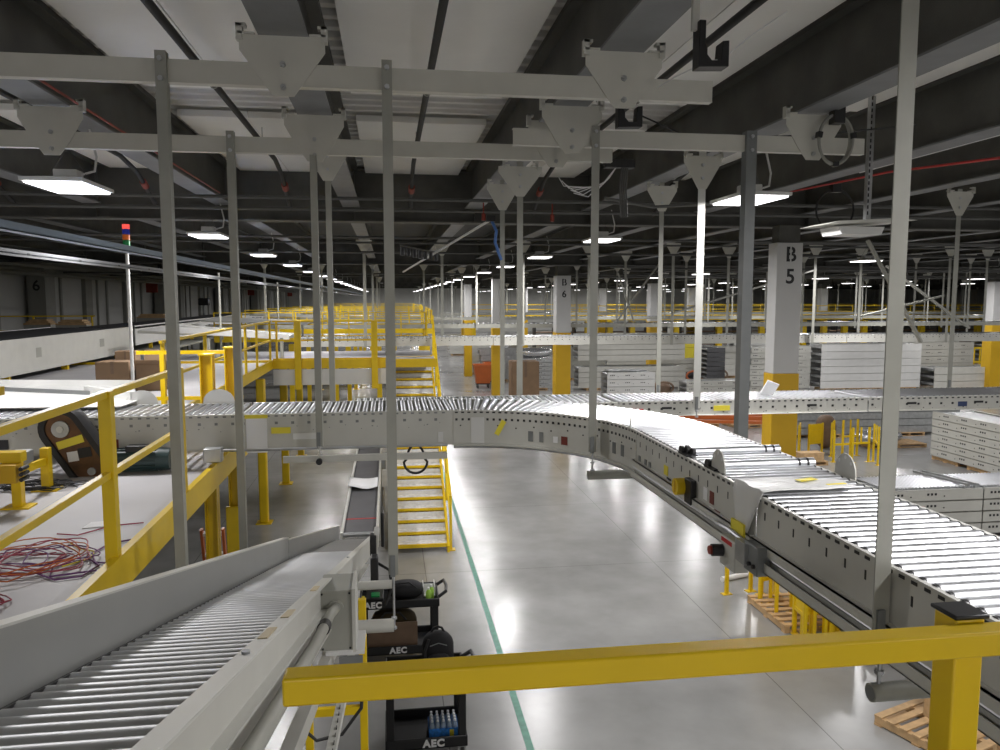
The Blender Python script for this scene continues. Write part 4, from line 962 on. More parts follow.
# ================================================================== SERVICE CARTS
def cart(x0, x1, y0, y1, label, zt=.98):
    t = thing('utility_cart', label, 'cart', ((x0 + x1) / 2, (y0 + y1) / 2, 0))
    for nm, z0, z1 in (('bottom_tray', .17, .30), ('top_tray', zt - .12, zt)):
        b = MB(); b.box(x0, x1, y0, y1, z0, z0 + .03); b.box(x0, x1, y0, y0 + .03, z0, z1); b.box(x0, x1, y1 - .03, y1, z0, z1); b.box(x0, x0 + .03, y0, y1, z0, z1); b.box(x1 - .03, x1, y0, y1, z0, z1)
        o = b.build(nm, 'black', t, bevel=.012)
        text('AEC', .12, (x0 + (.55 if nm == 'bottom_tray' else .2), y0 - .003, z0 + .065), (PI / 2, 0, 0), 'paper', o, bold=.006)
    for (x, y) in ((x0 + .06, y0 + .05), (x1 - .06, y0 + .05), (x0 + .06, y1 - .05), (x1 - .06, y1 - .05)):
        MB().box(x - .045, x + .045, y - .035, y + .035, .28, zt - .1).build('corner_post', 'black', t, bevel=.012)
        w = MB().cyl((x - .02, y, .075), (x + .02, y, .075), .075, 18).build('caster', 'wheel', t); MB().box(x - .035, x + .035, y - .02, y + .02, .1, .18).build('caster_fork', 'zinc_dull', w)
    MB().tube([(x1 - .02, y0 + .1, zt - .02), (x1 + .1, y0 + .12, zt + .06), (x1 + .12, (y0 + y1) / 2, zt + .07), (x1 + .1, y1 - .12, zt + .06), (x1 - .02, y1 - .1, zt - .02)], .025, 8).build('push_handle', 'black', t)
    return t
cart(-.10, .84, 8.5, 9.2, 'black two shelf utility cart carrying the bottle pack')
cart(-.47, .68, 10.95, 11.65, 'black utility cart behind, carrying the black cable bag')
tag(MB().box(-.36, .36, 11.03, 11.06, .21, .62).build('brown_board', 'board_brown', None, bevel=.004), 'brown board standing in the lower tray of the rear cart', 'board')
def blob(rx, ry, rz, c, seed, sq=2.6, n=18, m=12, flat=True):
    rnd = random.Random(seed); b = MB(); secs = []
    def sp(v, e): return math.copysign(abs(v) ** (2 / e), v)
    for i in range(m + 1):
        ph = -PI / 2 + PI * i / m; cz = sp(math.sin(ph), sq); cr = sp(math.cos(ph), sq) + 1e-3
        secs.append([(c[0] + rx * cr * sp(math.cos(a), sq) * (1 + rnd.uniform(-.03, .03)), c[1] + ry * cr * sp(math.sin(a), sq) * (1 + rnd.uniform(-.03, .03)), c[2] + rz * (1 + cz)) for a in [2 * PI * k / n for k in range(n)]])
    return b.lofted(secs)
t = thing('backpack', 'black backpack standing on the front cart top', 'backpack', (.53, 8.9, .89))
blob(.19, .13, .24, (.53, 8.95, .895), 1, 2.6).build('bag_body', 'bag', t)
blob(.14, .05, .13, (.53, 8.82, .90), 2).build('front_pocket', 'bag', t)
MB().tube([(.45, 8.95, 1.35), (.48, 8.95, 1.41), (.53, 8.95, 1.43), (.58, 8.95, 1.41), (.61, 8.95, 1.35)], .014, 6).build('carry_loop', 'bag', t)
MB().tube([(.42, 8.82, 1.33), (.37, 8.79, 1.2), (.38, 8.79, 1.02)], .018, 6).build('strap', 'rubber', t)
MB().tube([(.43, 8.81, 1.25), (.53, 8.795, 1.29), (.63, 8.81, 1.25)], .006, 5).build('zip', 'grey_dark', t)
t = thing('tool_bag', 'olive brown tool bag behind the brown board', 'bag', (0, 11.3, .2))
blob(.34, .14, .27, (.02, 11.25, .205), 4, 3.2).build('bag_body', 'olive', t); MB().tube([(-.2, 11.12, .62), (-.1, 11.12, .74), (.1, 11.12, .74), (.2, 11.12, .62)], .014, 6).build('handle', 'black', t)
t = thing('water_bottle', 'clear water bottle with blue label, standing at the corner of the pack', 'bottle', (.44, 8.66, .2), 'water bottles in the pack')
def bottle(x, y, z, t):
    rg = lambda r, zz: [(x + r * math.cos(2 * PI * k / 12), y + r * math.sin(2 * PI * k / 12), zz) for k in range(12)]
    MB().lofted([rg(.027, z), rg(.031, z + .01), rg(.031, z + .15), rg(.025, z + .175), rg(.012, z + .20), rg(.012, z + .212)]).build('bottle_body', 'bottle', t)
    MB().lofted([rg(.0318, z + .05), rg(.0318, z + .12)]).build('label_band', 'bluewrap', t); MB().lofted([rg(.014, z + .205), rg(.014, z + .225)]).build('cap', 'paper', t)
bottle(.44, 8.66, .2, t)
for r in range(4):
    for c in range(5):
        if r == 0 and c == 0: continue
        copy_tree(t, (.44 + .066 * c, 8.66 + .066 * r, .2), 'clear water bottle with blue label, %s of the %s row of the pack' % (ORD[c], ORD[r]), 'water bottles in the pack')
t2 = thing('pack_wrap', 'blue shrink wrap round the water bottle pack', 'wrap', (.57, 8.7, .2))
b = MB(); b.box(.402, .740, 8.62, 8.624, .2, .34); b.box(.402, .406, 8.62, 8.90, .2, .34); b.box(.736, .740, 8.62, 8.90, .2, .34); b.build('film_band', 'bluewrap', t2)
MB().box(.64, .69, 8.616, 8.62, .22, .32).build('yellow_label', 'tape', t2)
t = thing('cable_bag', 'black soft bag on the rear cart with loose strap', 'bag', (.2, 11.3, .9)); blob(.26, .17, .13, (.2, 11.28, .895), 6, 2.4).build('bag_body', 'bag', t)
MB().tube([(-.05, 11.18, 1.0), (.05, 11.12, 1.17), (.25, 11.12, 1.18), (.42, 11.18, 1.02)], .012, 6).build('strap', 'rubber', t)
for k, (x, lb) in enumerate(((.53, 'lime green bottle at the rear cart corner'), (.575, 'second lime green bottle beside the black soft bag'))):
    y = 11.1 + .1 * k; t = thing('green_bottle', lb, 'bottle', (x, y, .89))
    MB().lofted([[(x + r * math.cos(2 * PI * q / 14), y + r * math.sin(2 * PI * q / 14), z) for q in range(14)] for r, z in ((.034, .892), (.04, .91), (.04, 1.03), (.02, 1.07))]).build('bottle_body', 'lime', t)
    MB().cyl((x, y, 1.07), (x, y, 1.10), .018, 12).build('cap', 'paper', t)
t = thing('cart_box', 'white organiser box at the rear cart end', 'box', (.56, 11.4, .89))
b = MB(); b.box(.46, .64, 11.28, 11.6, .892, .905); b.box(.46, .47, 11.28, 11.6, .892, 1.03); b.box(.63, .64, 11.28, 11.6, .892, 1.03); b.box(.46, .64, 11.43, 11.44, .892, 1.03); b.build('tray', 'white', t)
t = thing('tool_case', 'small black tool case with green lid on the rear cart', 'tool case', (-.25, 11.2, .89)); MB().box(-.38, -.12, 11.05, 11.45, .892, .99).build('case_body', 'black', t, bevel=.015); MB().box(-.3, -.18, 11.1, 11.25, .99, 1.01).build('green_lid', 'green', t, bevel=.004)

# ================================================================== FLOOR STOCK: pallets, stacked sections, yellow frames
PAL = None
def pallet(x, y, label, rotz=0, sx=1.2, sy=1.0, group='wooden pallets'):
    t = thing('wooden_pallet', label, 'pallet', (x, y, 0), group)
    for k in range(3):
        xx = x - sx / 2 + .05 + k * (sx - .1) / 2; MB().box(xx - .04, xx + .04, y - sy / 2, y + sy / 2, .02, .11).build('stringer', 'wood', t)
    n = 7
    for k in range(n):
        yy = y - sy / 2 + .05 + k * (sy - .1) / (n - 1); MB().box(x - sx / 2, x + sx / 2, yy - .05, yy + .05, .11, .132).build('deck_board', 'wood', t)
    for k in (0, 3, 6):
        yy = y - sy / 2 + .05 + k * (sy - .1) / (n - 1); MB().box(x - sx / 2, x + sx / 2, yy - .05, yy + .05, 0, .02).build('bottom_board', 'wood', t)
    t.rotation_euler = (0, 0, rotz); return t
def section_mesh(L, W, Hh, axis='x', holes=True):
    """a boxed conveyor section: two C side frames with a bed between"""
    frs = []; bed = MB(); hp = MB()
    for s in (0, 1):
        fr = MB(); frs.append(fr)
        y = 0 if s == 0 else W
        d = 1 if s == 0 else -1
        fr.box(0, L, *sorted((y, y + d * .012)), 0, Hh); fr.box(0, L, *sorted((y, y + d * .07)), Hh - .012, Hh); fr.box(0, L, *sorted((y, y + d * .07)), 0, .012)
    bed.box(.02, L - .02, .05, W - .05, Hh * .45, Hh * .8)
    hp.box(.1, L - .1, .005, .007, Hh * .35, Hh * .6)
    for k in range(max(2, int(L / .8))):
        x = .15 + k * .8
        for dx in (0, .09, .18): hp.box(x + dx, x + dx + .05, -.004, 0, Hh * .5, Hh * .5 + .05)
        hp.box(x + .4, x + .43, -.004, 0, Hh * .35, Hh * .35 + .03)
    def sw(b):
        if axis == 'y': b.v = [(-v[1], v[0], v[2]) if False else (v[1], v[0], v[2]) for v in b.v]
        return b
    return sw(frs[0]), sw(frs[1]), sw(bed), sw(hp)
def stack(x, y, z0, L, W, Hh, n, what, holes=True, group=None, gap=.012, bedm='zinc_dull', m='grey_paint', jitter=0, axis='x'):
    """n sections one above the other; every section a thing"""
    first = None; rnd = random.Random(int(x * 7 + y))
    for k in range(n):
        z = z0 + k * (Hh + gap)
        lev = 'topmost' if k == n - 1 else ('bottom' if k == 0 else ORD[k] + ' from bottom')
        lb = '%s, %s one' % (what, lev)
        if first is None:
            first = thing('conveyor_section', lb, 'conveyor section', (x, y, z), group or 'stacked conveyor sections')
            fr, fr2, bed, hp = section_mesh(L, W, Hh, axis)
            for b, nm, mm in ((fr, 'side_frame', m), (fr2, 'side_frame', m), (bed, 'bed', bedm), (hp, 'hole_pattern', 'black')):
                if nm == 'hole_pattern' and not holes: continue
                b.v = [(v[0] + x, v[1] + y, v[2] + z) for v in b.v]; b.build(nm, mm, first)
        else: copy_tree(first, (x + rnd.uniform(-jitter, jitter), y + rnd.uniform(-jitter, jitter), z), lb, group or 'stacked conveyor sections')
# big stack at the picture edge (runs towards the viewer)
for k in range(3): pallet(18.6, 22.7 - k * 1.6, 'wooden pallet under the long section stack at the edge, ' + ['far end', 'middle', 'near end'][k], 0, 1.5, 1.2)
stack(17.8, 18.4, .135, 4.9, 1.5, .235, 6, 'long grey section in the stack on pallets at the picture edge', True, 'edge stack sections', axis='y')
# roller stack with bright rollers on top
pallet(11.9, 15.7, 'wooden pallet under the bright roller sections', 0, 1.2, 1.1); pallet(14.4, 15.7, 'second pallet under the bright roller sections', 0, 1.2, 1.1)
for j, (xa, L) in enumerate(((10.6, 2.3), (12.93, 3.2))):
    stack(xa, 15.15, .14, L, 1.25, .24, 4, 'roller section in the open stack ' + ('by the lane edge' if j == 0 else 'running out of the picture'), True, 'stacked roller sections', .02)
    t = thing('roller_deck', 'bright rollers on top of the stack ' + ('by the lane edge' if j == 0 else 'running out of the picture'), 'roller deck', (xa, 15.15, 1.18))
    me = roller_mesh(1.1, .026, 'y', False, 8); 
    for k in range(int(L / .085)): inst('roller', me, t, (xa + .05 + k * .085, 15.78, 1.19))
for k in range(2): tag(MB().bar((12.5 + k * .22, 15.1, 1.26), (12.2 + k * .22, 16.5, 1.26), .05, .05).build('loose_bar', 'zinc_dull'), 'loose steel bar lying across the roller stack, ' + ('inner' if k else 'outer') + ' one', 'bar')
pallet(9.6, 12.9, 'wooden pallet under the low roller section', 0, 1.6, 1.0)
stack(9.4, 12.4, .14, 3.2, 1.0, .2, 1, 'single low roller section on the floor by the lane edge', True, 'low roller section', bedm='zinc')
# stack B behind the rear lane
for k in range(4): pallet(25.6 + 1.5 * k, 42.3, 'pallet under the tall panel stack behind the rear lane, %s along' % ORD[k], 0, 1.3, 1.1)
stack(24.7, 41.8, .135, 6.3, 1.3, .415, 6, 'wide pale section in the tall stack behind the rear lane', False, 'tall stack sections', m='white')
stack(23.6, 42.6, .1, .9, 1.2, .40, 6, 'short end section beside the tall stack', True, 'end sections')
stack(32.0, 44, .9, 4.2, 1.3, .42, 4, 'section in the raised stack beyond the broad post', True, 'raised sections'); pallet(33, 44.3, 'pallet carrying the raised stack', 0, 1.3, 1.2)
stack(31.3, 41.0, .12, 4.4, 1.6, .4, 3, 'curved grey section in the low stack beyond the broad post', False, 'low curved sections'); pallet(33.2, 41.2, 'pallet under the low curved sections', 0, 1.4, 1.3)
# stack C by B6
stack(10.9, 38.0, .13, 2.5, 1.2, .36, 4, 'pale section with dark cut-outs beside the B 6 column', True, 'cut-out sections', m='white'); pallet(12, 38.4, 'pallet under the pale cut-out sections', 0, 1.2, 1.1)
stack(10.9, 44.0, .13, 6.5, 1.2, .3, 4, 'long plank section in the lower stack behind the cut-out sections', False, 'plank sections'); stack(10.9, 44.2, 1.72, 6.5, 1.2, .3, 5, 'long plank section in the upper stack behind the cut-out sections', False, 'plank sections'); pallet(12, 44.5, 'pallet under the long plank sections', 0, 1.3, 1.2); pallet(15, 44.5, 'second pallet under the long plank sections', 0, 1.3, 1.2)
tag(MB().box(11.1, 13.0, 38.1, 39.1, 1.64, 1.68).build('cover_sheet', 'grey_dark'), 'dark cover sheet on the cut-out sections', 'sheet')
# silver wrapped stack beside the cardboard box
stack(7.6, 44.5, .12, 1.9, 1.3, .24, 7, 'silver rolled section in the stack beside the brown box', True, 'silver sections', m='zinc_dull', bedm='silver', jitter=.05); pallet(8.5, 45, 'pallet under the silver sections', 0, 1.3, 1.3)
t = thing('silver_bundle', 'crumpled silver wrapped bundle on top of the silver sections', 'bundle', (8.3, 45, 1.9)); blob(1.1, .7, .28, (8.5, 45.0, 1.9), 8, 2.6, 22, 10).build('wrap', 'silver', t)
stack(20.0, 41, .12, 1.7, 1.3, .3, 8, 'grey roller section with dark holes beside column B 5', True, 'dark hole sections', jitter=.06); pallet(20.8, 41.5, 'pallet under the dark hole sections', 0, 1.3, 1.2)
stack(18.2, 42.8, .6, 1.1, 1.2, .26, 7, 'dark and grey section before column B 5', False, 'navy sections', m='belt', bedm='zinc_dull'); pallet(18.7, 43.2, 'pallet before column B 5', 0, 1.2, 1.2)
stack(15.5, 39, .12, 3.2, 1.2, .28, 3, 'grey section in the low stack before column B 5', True, 'low grey sections'); pallet(16.4, 39.5, 'pallet under the low grey sections', 0, 1.2, 1.2)
stack(15.2, 27.5, .13, 7.0, 1.2, .26, 5, 'silver rail section in the long stack under the rear lane', False, 'long rail sections', m='zinc_dull'); pallet(16.5, 28, 'pallet under the long rail sections', 0, 1.3, 1.2); pallet(20, 28, 'second pallet under the long rail sections', 0, 1.3, 1.2)
t = thing('silver_bundle', 'silver wrapped bundle on the pallet by the broad post', 'bundle', (17.4, 25.6, .14)); blob(.9, .5, .24, (17.4, 25.6, .14), 12, 2.6, 20, 10).build('wrap', 'silver', t); pallet(18, 25.7, 'pallet under the silver bundle', 0, 2.2, 1.0)
# orange beams on the floor behind the curve
for k in range(4):
    tag(MB().bar((11.6 + k * .35, 30.5 + k * .5, .30 + .12 * (k % 2)), (15.3 + k * .2, 29.5 + k * .4, .30 + .12 * (k % 2)), .14, .12).build('orange_beam', 'orange'), 'orange rack beam lying beyond the conveyor curve, %s back' % ORD[k], 'beam', 'orange beams')
pallet(12.8, 31, 'pallet under the orange rack beams', .2, 1.4, 1.2); pallet(14.6, 30.6, 'second pallet under the orange rack beams', .1, 1.2, 1.2)
stack(12.0, 31.8, .13, 3.6, 1.0, .2, 2, 'thin grey section behind the orange rack beams', False, 'thin sections')
# yellow frames on the floor
def yframe(x, y, rotz, label, hgt=1.1, w=.55, group='yellow stands', style=0):
    t = thing('yellow_stand', label, 'stand', (x, y, 0), group)
    for s in (-1, 1):
        MB().box(x + s * w / 2 - .03, x + s * w / 2 + .03, y - .03, y + .03, .0, hgt).build('upright', 'yellow', t, bevel=.006)
        MB().box(x + s * w / 2 - .09, x + s * w / 2 + .09, y - .06, y + .06, 0, .012).build('foot_plate', 'yellow', t)
    for z in ((hgt * .55,) if style == 0 else (hgt * .35, hgt * .75)): MB().box(x - w / 2, x + w / 2, y - .025, y + .025, z - .03, z + .03).build('cross_bar', 'yellow', t)
    if style == 1: MB().box(x - w / 2 + .02, x + w / 2 - .02, y - .01, y + .01, hgt * .36, hgt * .98).build('web_plate', 'yellow', t)
    if style == 0: MB().box(x - .02, x + .02, y - .02, y + .02, hgt * .55, hgt).build('centre_post', 'yellow', t)
    t.rotation_euler = (0, 0, rotz); return t
for i, (x, y, r, st) in enumerate(((14.62, 23.3, .1, 0), (15.18, 23.15, .1, 0), (15.55, 22.9, 1.2, 0), (14.5, 24.7, .3, 1), (14.95, 24.4, .9, 0), (15.4, 24.1, .2, 0), (13.9, 24.7, 1.0, 1))):
    yframe(x, y, r, 'small yellow stand on the floor under the rear lane, %s of the group' % ORD[i], 1.05 + .1 * (i % 3), .62, 'stands under the rear lane', st)
t = thing('wood_reel', 'brown bundle behind the small yellow stands', 'bundle', (15.6, 25.6, 0)); blob(.35, .3, .6, (15.4, 25.6, .0), 14).build('wrap', 'board_brown', t)
pallet(13.3, 23.3, 'wooden pallet by the foot of column B 5', .1, 1.1, 1.0); tag(MB().box(12.9, 13.7, 22.8, 23.2, .135, .42).build('crate', 'wood'), 'pale wooden crate by the foot of column B 5', 'crate')
pallet(6.72, 11.85, 'wooden pallet below the roller lane holding yellow brackets', .0, 1.1, 1.3)
for i, (x, y, r, st, h, w) in enumerate(((6.22, 12.95, .15, 0, 1.3, .5), (6.72, 12.8, .1, 1, 1.35, .3), (6.95, 12.7, .1, 1, 1.3, .3), (6.32, 11.02, 1.5, 1, 1.25, .35), (6.46, 11.0, .1, 1, 1.2, .2), (6.66, 10.95, .0, 1, 1.25, .28), (6.92, 10.9, .05, 0, 1.1, .5), (6.62, 11.5, 1.45, 1, 1.25, .8), (6.42, 12.05, 1.25, 0, 1.25, .6), (7.1, 11.5, 1.4, 1, 1.2, .7), (7.2, 12.2, .2, 1, 1.2, .7), (7.4, 11.0, .1, 0, .8, .5), (6.78, 11.3, .1, 1, 1.3, .3), (7.05, 11.05, .05, 1, 1.15, .3), (6.5, 12.4, .3, 1, 1.3, .35))):
    yframe(x, y, r, 'yellow bracket stand on the pallet below the roller lane, %s of the group' % ORD[i], h, w, 'stands below the lane', st)
b = thing('pack_bag', 'clear bag with lime tag hung on the yellow brackets', 'bag', (6.55, 11.7, 1.0)); blob(.1, .08, .13, (6.5, 11.15, .95), 21).build('bag_body', 'film', b); MB().box(6.45, 6.55, 11.1, 11.17, 1.2, 1.28).build('tag', 'lime', b)
run('loose_tube', 'white tube lying on the concrete below the stop station', [(6.15, 13.5, .05), (7.3, 13.9, .05)], .05, 'paper', 'tube', 12)
pallet(7.9, 10.3, 'wooden pallet with scrap below the near lane', .2, 1.2, 1.2)
t = thing('scrap_bundle', 'brown and dark scrap bundle below the near lane', 'bundle', (7.6, 10.6, .14)); blob(.5, .4, .22, (7.7, 10.6, .13), 23).build('wrap', 'board_brown', t)
# pallet at bottom right with conveyor piece
pallet(6.75, 8.25, 'broken wooden pallet beside the handrail post', .35, 1.3, 1.1)
for k, (z, yy) in enumerate(((.55, 8.5), (1.0, 8.7))):
    t = thing('conveyor_piece', 'dark conveyor piece propped on the pallet by the handrail post, ' + ('lower' if k == 0 else 'upper'), 'conveyor section', (6.9, yy, z))
    MB().bar((6.55, yy + .3, z), (7.9, yy - .6, z - .02), .4, .04).build('bed_plate', 'navy', t); MB().bar((6.5, yy + .12, z), (7.8, yy - .8, z - .02), .03, .12).build('side_frame', 'zinc_dull', t)
for k in range(2): tag(MB().box(6.55 + k * .5, 6.65 + k * .5, 8.3, 8.45, .13, .5 + .4 * k).build('wood_block', 'wood', None), 'wooden block holding up the dark conveyor piece, ' + ('outer' if k == 0 else 'inner'), 'block')
# boxes and bins
def carton(x0, x1, y0, y1, z0, z1, label, open_=False):
    t = thing('cardboard_box', label, 'box', ((x0 + x1) / 2, (y0 + y1) / 2, z0))
    if open_:
        b = MB(); th = .012; b.box(x0, x1, y0, y1, z0, z0 + th); b.box(x0, x1, y0, y0 + th, z0, z1); b.box(x0, x1, y1 - th, y1, z0, z1); b.box(x0, x0 + th, y0, y1, z0, z1); b.box(x1 - th, x1, y0, y1, z0, z1); b.build('carton_body', 'card', t)
        MB().obox(((x0 + x1) / 2, y0 - .1, z1 + .03), (x1 - x0, .22, .01), Matrix.Rotation(-.4, 3, 'X')).build('flap', 'card', t); MB().obox((x1 + .1, (y0 + y1) / 2, z1 + .06), (.22, y1 - y0, .01), Matrix.Rotation(-.5, 3, 'Y')).build('flap', 'card', t)
        MB().obox(((x0 + x1) / 2, y1 + .05, z1 + .1), (x1 - x0, .22, .01), Matrix.Rotation(1.2, 3, 'X')).build('flap', 'card', t)
    else:
        MB().box(x0, x1, y0, y1, z0, z1).build('carton_body', 'card', t, bevel=.006); MB().box(x0 + (x1 - x0) * .45, x0 + (x1 - x0) * .55, y0 - .002, y1 + .002, z0 + (z1 - z0) * .6, z1 + .003).build('packing_tape', 'board_brown', t)
    return t
carton(-5.0, -4.45, 14.2, 14.7, 3.7, 4.22, 'brown cardboard box standing on the second mezzanine deck')
carton(-4.38, -3.92, 14.3, 14.8, 3.7, 4.18, 'open cardboard box with flaps beside the closed one', True)
carton(-4.9, -4.55, 14.9, 15.2, 3.7, 4.36, 'smaller carton behind the closed brown box')
carton(6.2, 7.6, 39.0, 40.2, .14, 2.12, 'tall brown cardboard box on a pallet before column B 6'); pallet(6.9, 39.6, 'pallet under the tall brown box', 0, 1.4, 1.2)
carton(18.5, 19.9, 52, 53, 1.2, 2.7, 'brown carton between bright post and dark post'); stack(18.3, 52, .1, 3.3, 1.2, .34, 3, 'section carrying the far brown carton', False, 'carton sections')
for i, (x, y) in enumerate(((5.55, 46.2), (6.35, 47.6))):
    t = thing('orange_bin', 'orange wheeled bin beside the slim column, ' + ('outer' if i else 'aisle side') + ' one', 'bin', (x, y, 0))
    rg = lambda w, d, z: [(x - w, y - d, z), (x + w, y - d, z), (x + w, y + d, z), (x - w, y + d, z)]
    MB().lofted([rg(.4, .35, .3), rg(.55, .45, 1.35), rg(.58, .48, 1.36), rg(.58, .48, 1.42), rg(.52, .42, 1.42), rg(.4, .33, .4)]).build('bin_body', 'orange', t)
    for (a, c) in ((-1, -1), (1, -1), (-1, 1), (1, 1)): MB().cyl((x + a * .32 - .03, y + c * .28, .13), (x + a * .32 + .03, y + c * .28, .13), .13, 12).build('wheel', 'black', t)
    MB().box(x - .42, x + .42, y - .36, y + .36, .24, .3).build('base_frame', 'black', t)
t = thing('yellow_bin', 'bright yellow stacked crate beside the far brown carton', 'crate', (20.5, 52, 1.2)); b = MB(); b.box(20.3, 21.4, 52, 52.8, 1.2, 1.9); b.build('crate_lower', 'tape', t); MB().box(20.3, 21.4, 52, 52.8, 1.92, 2.5).build('crate_upper', 'tape', t)
# tangled orange and black gear by the columns
for i, (x, y, m, m2) in enumerate(((17.4, 47.5, 'board_brown', 'rubber'), (18.8, 46.5, 'orange', 'rubber'), (20.6, 47, 'board_brown', 'rubber'), (14.6, 40.5, 'board_brown', 'board_brown'))):
    t = thing('cable_drum', 'dark and orange gear heap by the ribbed column, %s along' % ORD[i], 'gear heap', (x, y, 0)); blob(.55, .5, .4, (x, y, 0), 30 + i).build('drum', m2, t)
    MB().tube([(x + .55 * math.cos(a), y - .5, .55 +   .3 * math.sin(a)) for a in [k * PI / 8 for k in range(16)]], .06, 7, closed=True).build('coil', m, t)
# ================================================================== FAR FIELD
# far crossing conveyors and their hanger posts, repeated down the building
for r, (yy, z, xa, xb) in enumerate(((22.3, 4.21, -2.5, 30), (34.2, 4.2, -8, 48), (47.5, 4.2, -8, 60), (60.8, 4.2, 4, 70))):
    L = 5.5 if r == 0 else 11; x = xa; k = 0
    while x < xb:
        lane_x('far crossing conveyor in the %s line back, %s section along' % (ORD[r + 1], ORD[k]), x, min(x + L - .02, xb), yy, yy + (.9 if r == 0 else .6), z, .24 if r == 0 else .17, .11 if r == 0 else .22, .035 if r == 0 else .06, 'far_conveyor', detail=(r == 0), rollers=False)
        x += L; k += 1
proto = {}
for r, (yy, n0, n1) in enumerate(((22.15, 0, 14), (23.3, 0, 14), (26.8, 4, 14), (34.0, -2, 20), (35.3, -2, 20), (41, 2, 20), (47.3, -2, 24), (60.6, -2, 28), (72, 2, 32), (84, 2, 36), (97, 2, 40), (110, 2, 44))):
    for k in range(n0, n1, 1 if r == 2 else 2):
        kk = k + (1 if r in (1, 4) else 0); x = -.64 + 2.235 * kk
        lb = 'far hanger post with triangular bracket, row %s back, %s post along' % (ORD[r], NUMW[max(0, k - n0)])
        zb_ = 3.95 if r != 2 else 4.0
        if proto.get('p') is None: proto['p'] = hanger(x, yy, 6.97, zb_, lb, w=.085, gusset=6.95, group='far hanger posts', detail=False, bolts=0)
        else: copy_tree(proto['p'], (x, yy, zb_), lb, 'far hanger posts')
def brace(p0, p1, label, w=.07): tag(MB().bar(p0, p1, w, w * .6).build('sway_brace', 'grey_dull'), label, 'brace')
brace((8.15, 12.5, 6.3), (9.25, 12.5, 4.55), 'tilted grey brace beside the broad hanger post', .07)
brace((15.0, 22, 6.3), (17.9, 22, 4.4), 'bright tilted brace further behind the broad post', .09)
brace((19.5, 21.5, 4.5), (22.5, 21.5, 6.2), 'tilted brace near the picture edge', .09)
brace((8.3, 22, 4.9), (13, 22.5, 6.2), 'long tilted brace behind column B 5', .08)
brace((9.4, 26.5, 6.5), (7.9, 26.5, 4.5), 'tilted brace among the bracket cluster', .09); brace((8.0, 26.7, 6.2), (8.6, 26.7, 4.5), 'second tilted brace among the bracket cluster', .07)
brace((13.6, 21, 4.8), (16.2, 21, 5.4), 'short bright brace beside column B 5', .08)
# far mezzanine with yellow rails (aisle side)
for r, (yy, xa, xb, lb) in enumerate(((33.0, -7.0, 1.6, 'third'), (40, -7.0, 2.2, 'fourth'), (46.2, -7.0, 2.4, 'fifth'), (53, -7.0, 2.6, 'sixth'), (59.8, -7.0, 2.8, 'seventh'), (76, -7.0, 3.2, 'ninth'), (97, -7.0, 3.2, 'eleventh'))):
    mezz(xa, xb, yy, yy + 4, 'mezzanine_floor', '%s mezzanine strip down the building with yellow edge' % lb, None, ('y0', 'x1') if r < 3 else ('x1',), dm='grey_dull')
    n = 8; rail_x('guard_rail', 'yellow rail on the %s mezzanine strip' % lb, yy + .05, xa, xb, 3.7, [xa + (xb - xa) * q / n for q in range(n + 1)], group='far yellow rails', toe=r < 2)
    rail_y('guard_rail', 'yellow side rail on the %s mezzanine strip' % lb, xb - .05, yy, yy + 4, 3.7, (yy + .1, yy + 2, yy + 3.9), group='far yellow rails')
    for q in range(4):
        x = xa + 3 + q * (xb - xa - 3.2) / 3
        t = thing('mezzanine_leg', 'yellow leg under the %s mezzanine strip, %s from the wall side' % (lb, ORD[q]), 'column', (x, yy + .3, 0), 'far mezzanine legs'); MB().box(x - .1, x + .1, yy + .2, yy + .4, .02, 3.44).build('leg_tube', 'yellow', t); MB().box(x - .2, x + .2, yy + .1, yy + .5, 0, .02).build('foot_plate', 'yellow', t)
for r, (yy, xa, xb) in enumerate(((63, 14, 40), (63.2, 41, 78), (78, 8, 70))):
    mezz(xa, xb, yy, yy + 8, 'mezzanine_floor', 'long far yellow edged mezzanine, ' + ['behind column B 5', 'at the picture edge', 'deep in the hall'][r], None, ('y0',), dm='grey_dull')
    n = 16; rail_x('guard_rail', 'long yellow rail on the far mezzanine ' + ['behind column B 5', 'at the picture edge', 'deep in the hall'][r], yy + .05, xa, xb, 3.7, [xa + (xb - xa) * q / n for q in range(n + 1)], group='far yellow rails', w=.07)
    for q in range(14):
        x = xa + .5 + q * (xb - xa - 1) / 13
        t = thing('mezzanine_leg', 'yellow leg under the long far mezzanine %s, %s along' % (['behind column B 5', 'at the picture edge', 'deep in the hall'][r], ORD[q]), 'column', (x, yy + .3, 0), 'far mezzanine legs'); MB().box(x - .22, x + .22, yy + .2, yy + .6, .02, 3.44).build('leg_tube', 'yellow', t)
# dark racks under the far mezzanine
for q in range(9):
    x = 15 + q * 6.5; t = thing('storage_rack', 'dark loaded rack under the far mezzanine, %s along' % ORD[q], 'rack', (x, 66, 0), 'racks under the far mezzanine')
    for z in (.2, 1.3, 2.4): MB().box(x - 2.6, x + 2.6, 65.5, 66.5, z, z + .1).build('shelf', 'board_brown', t)
    for a in (-2.6, -.9, .9, 2.6): MB().box(x + a - .06, x + a + .06, 65.5, 66.5, 0, 3.3).build('upright', 'black', t)
# yellow machine cages at the edge
for i, (x, y) in enumerate(((33.6, 46.5), (35.8, 46.5), (38.2, 46.0))):
    t = thing('yellow_cage', 'yellow wire cage crate near the edge column, %s along' % ORD[i], 'cage', (x, y, 0))
    for a in range(5): MB().box(x - .9 + a * .42, x - .82 + a * .42, y - .7, y - .64, .3, 2.2).build('bar', 'yellow', t)
    for z in (.35, 1.2, 2.1): MB().box(x - .95, x + .95, y - .72, y - .62, z, z + .12).build('rail', 'yellow', t)
    MB().box(x - .95, x + .95, y - .6, y + .8, .3, .4).build('base', 'wood', t)
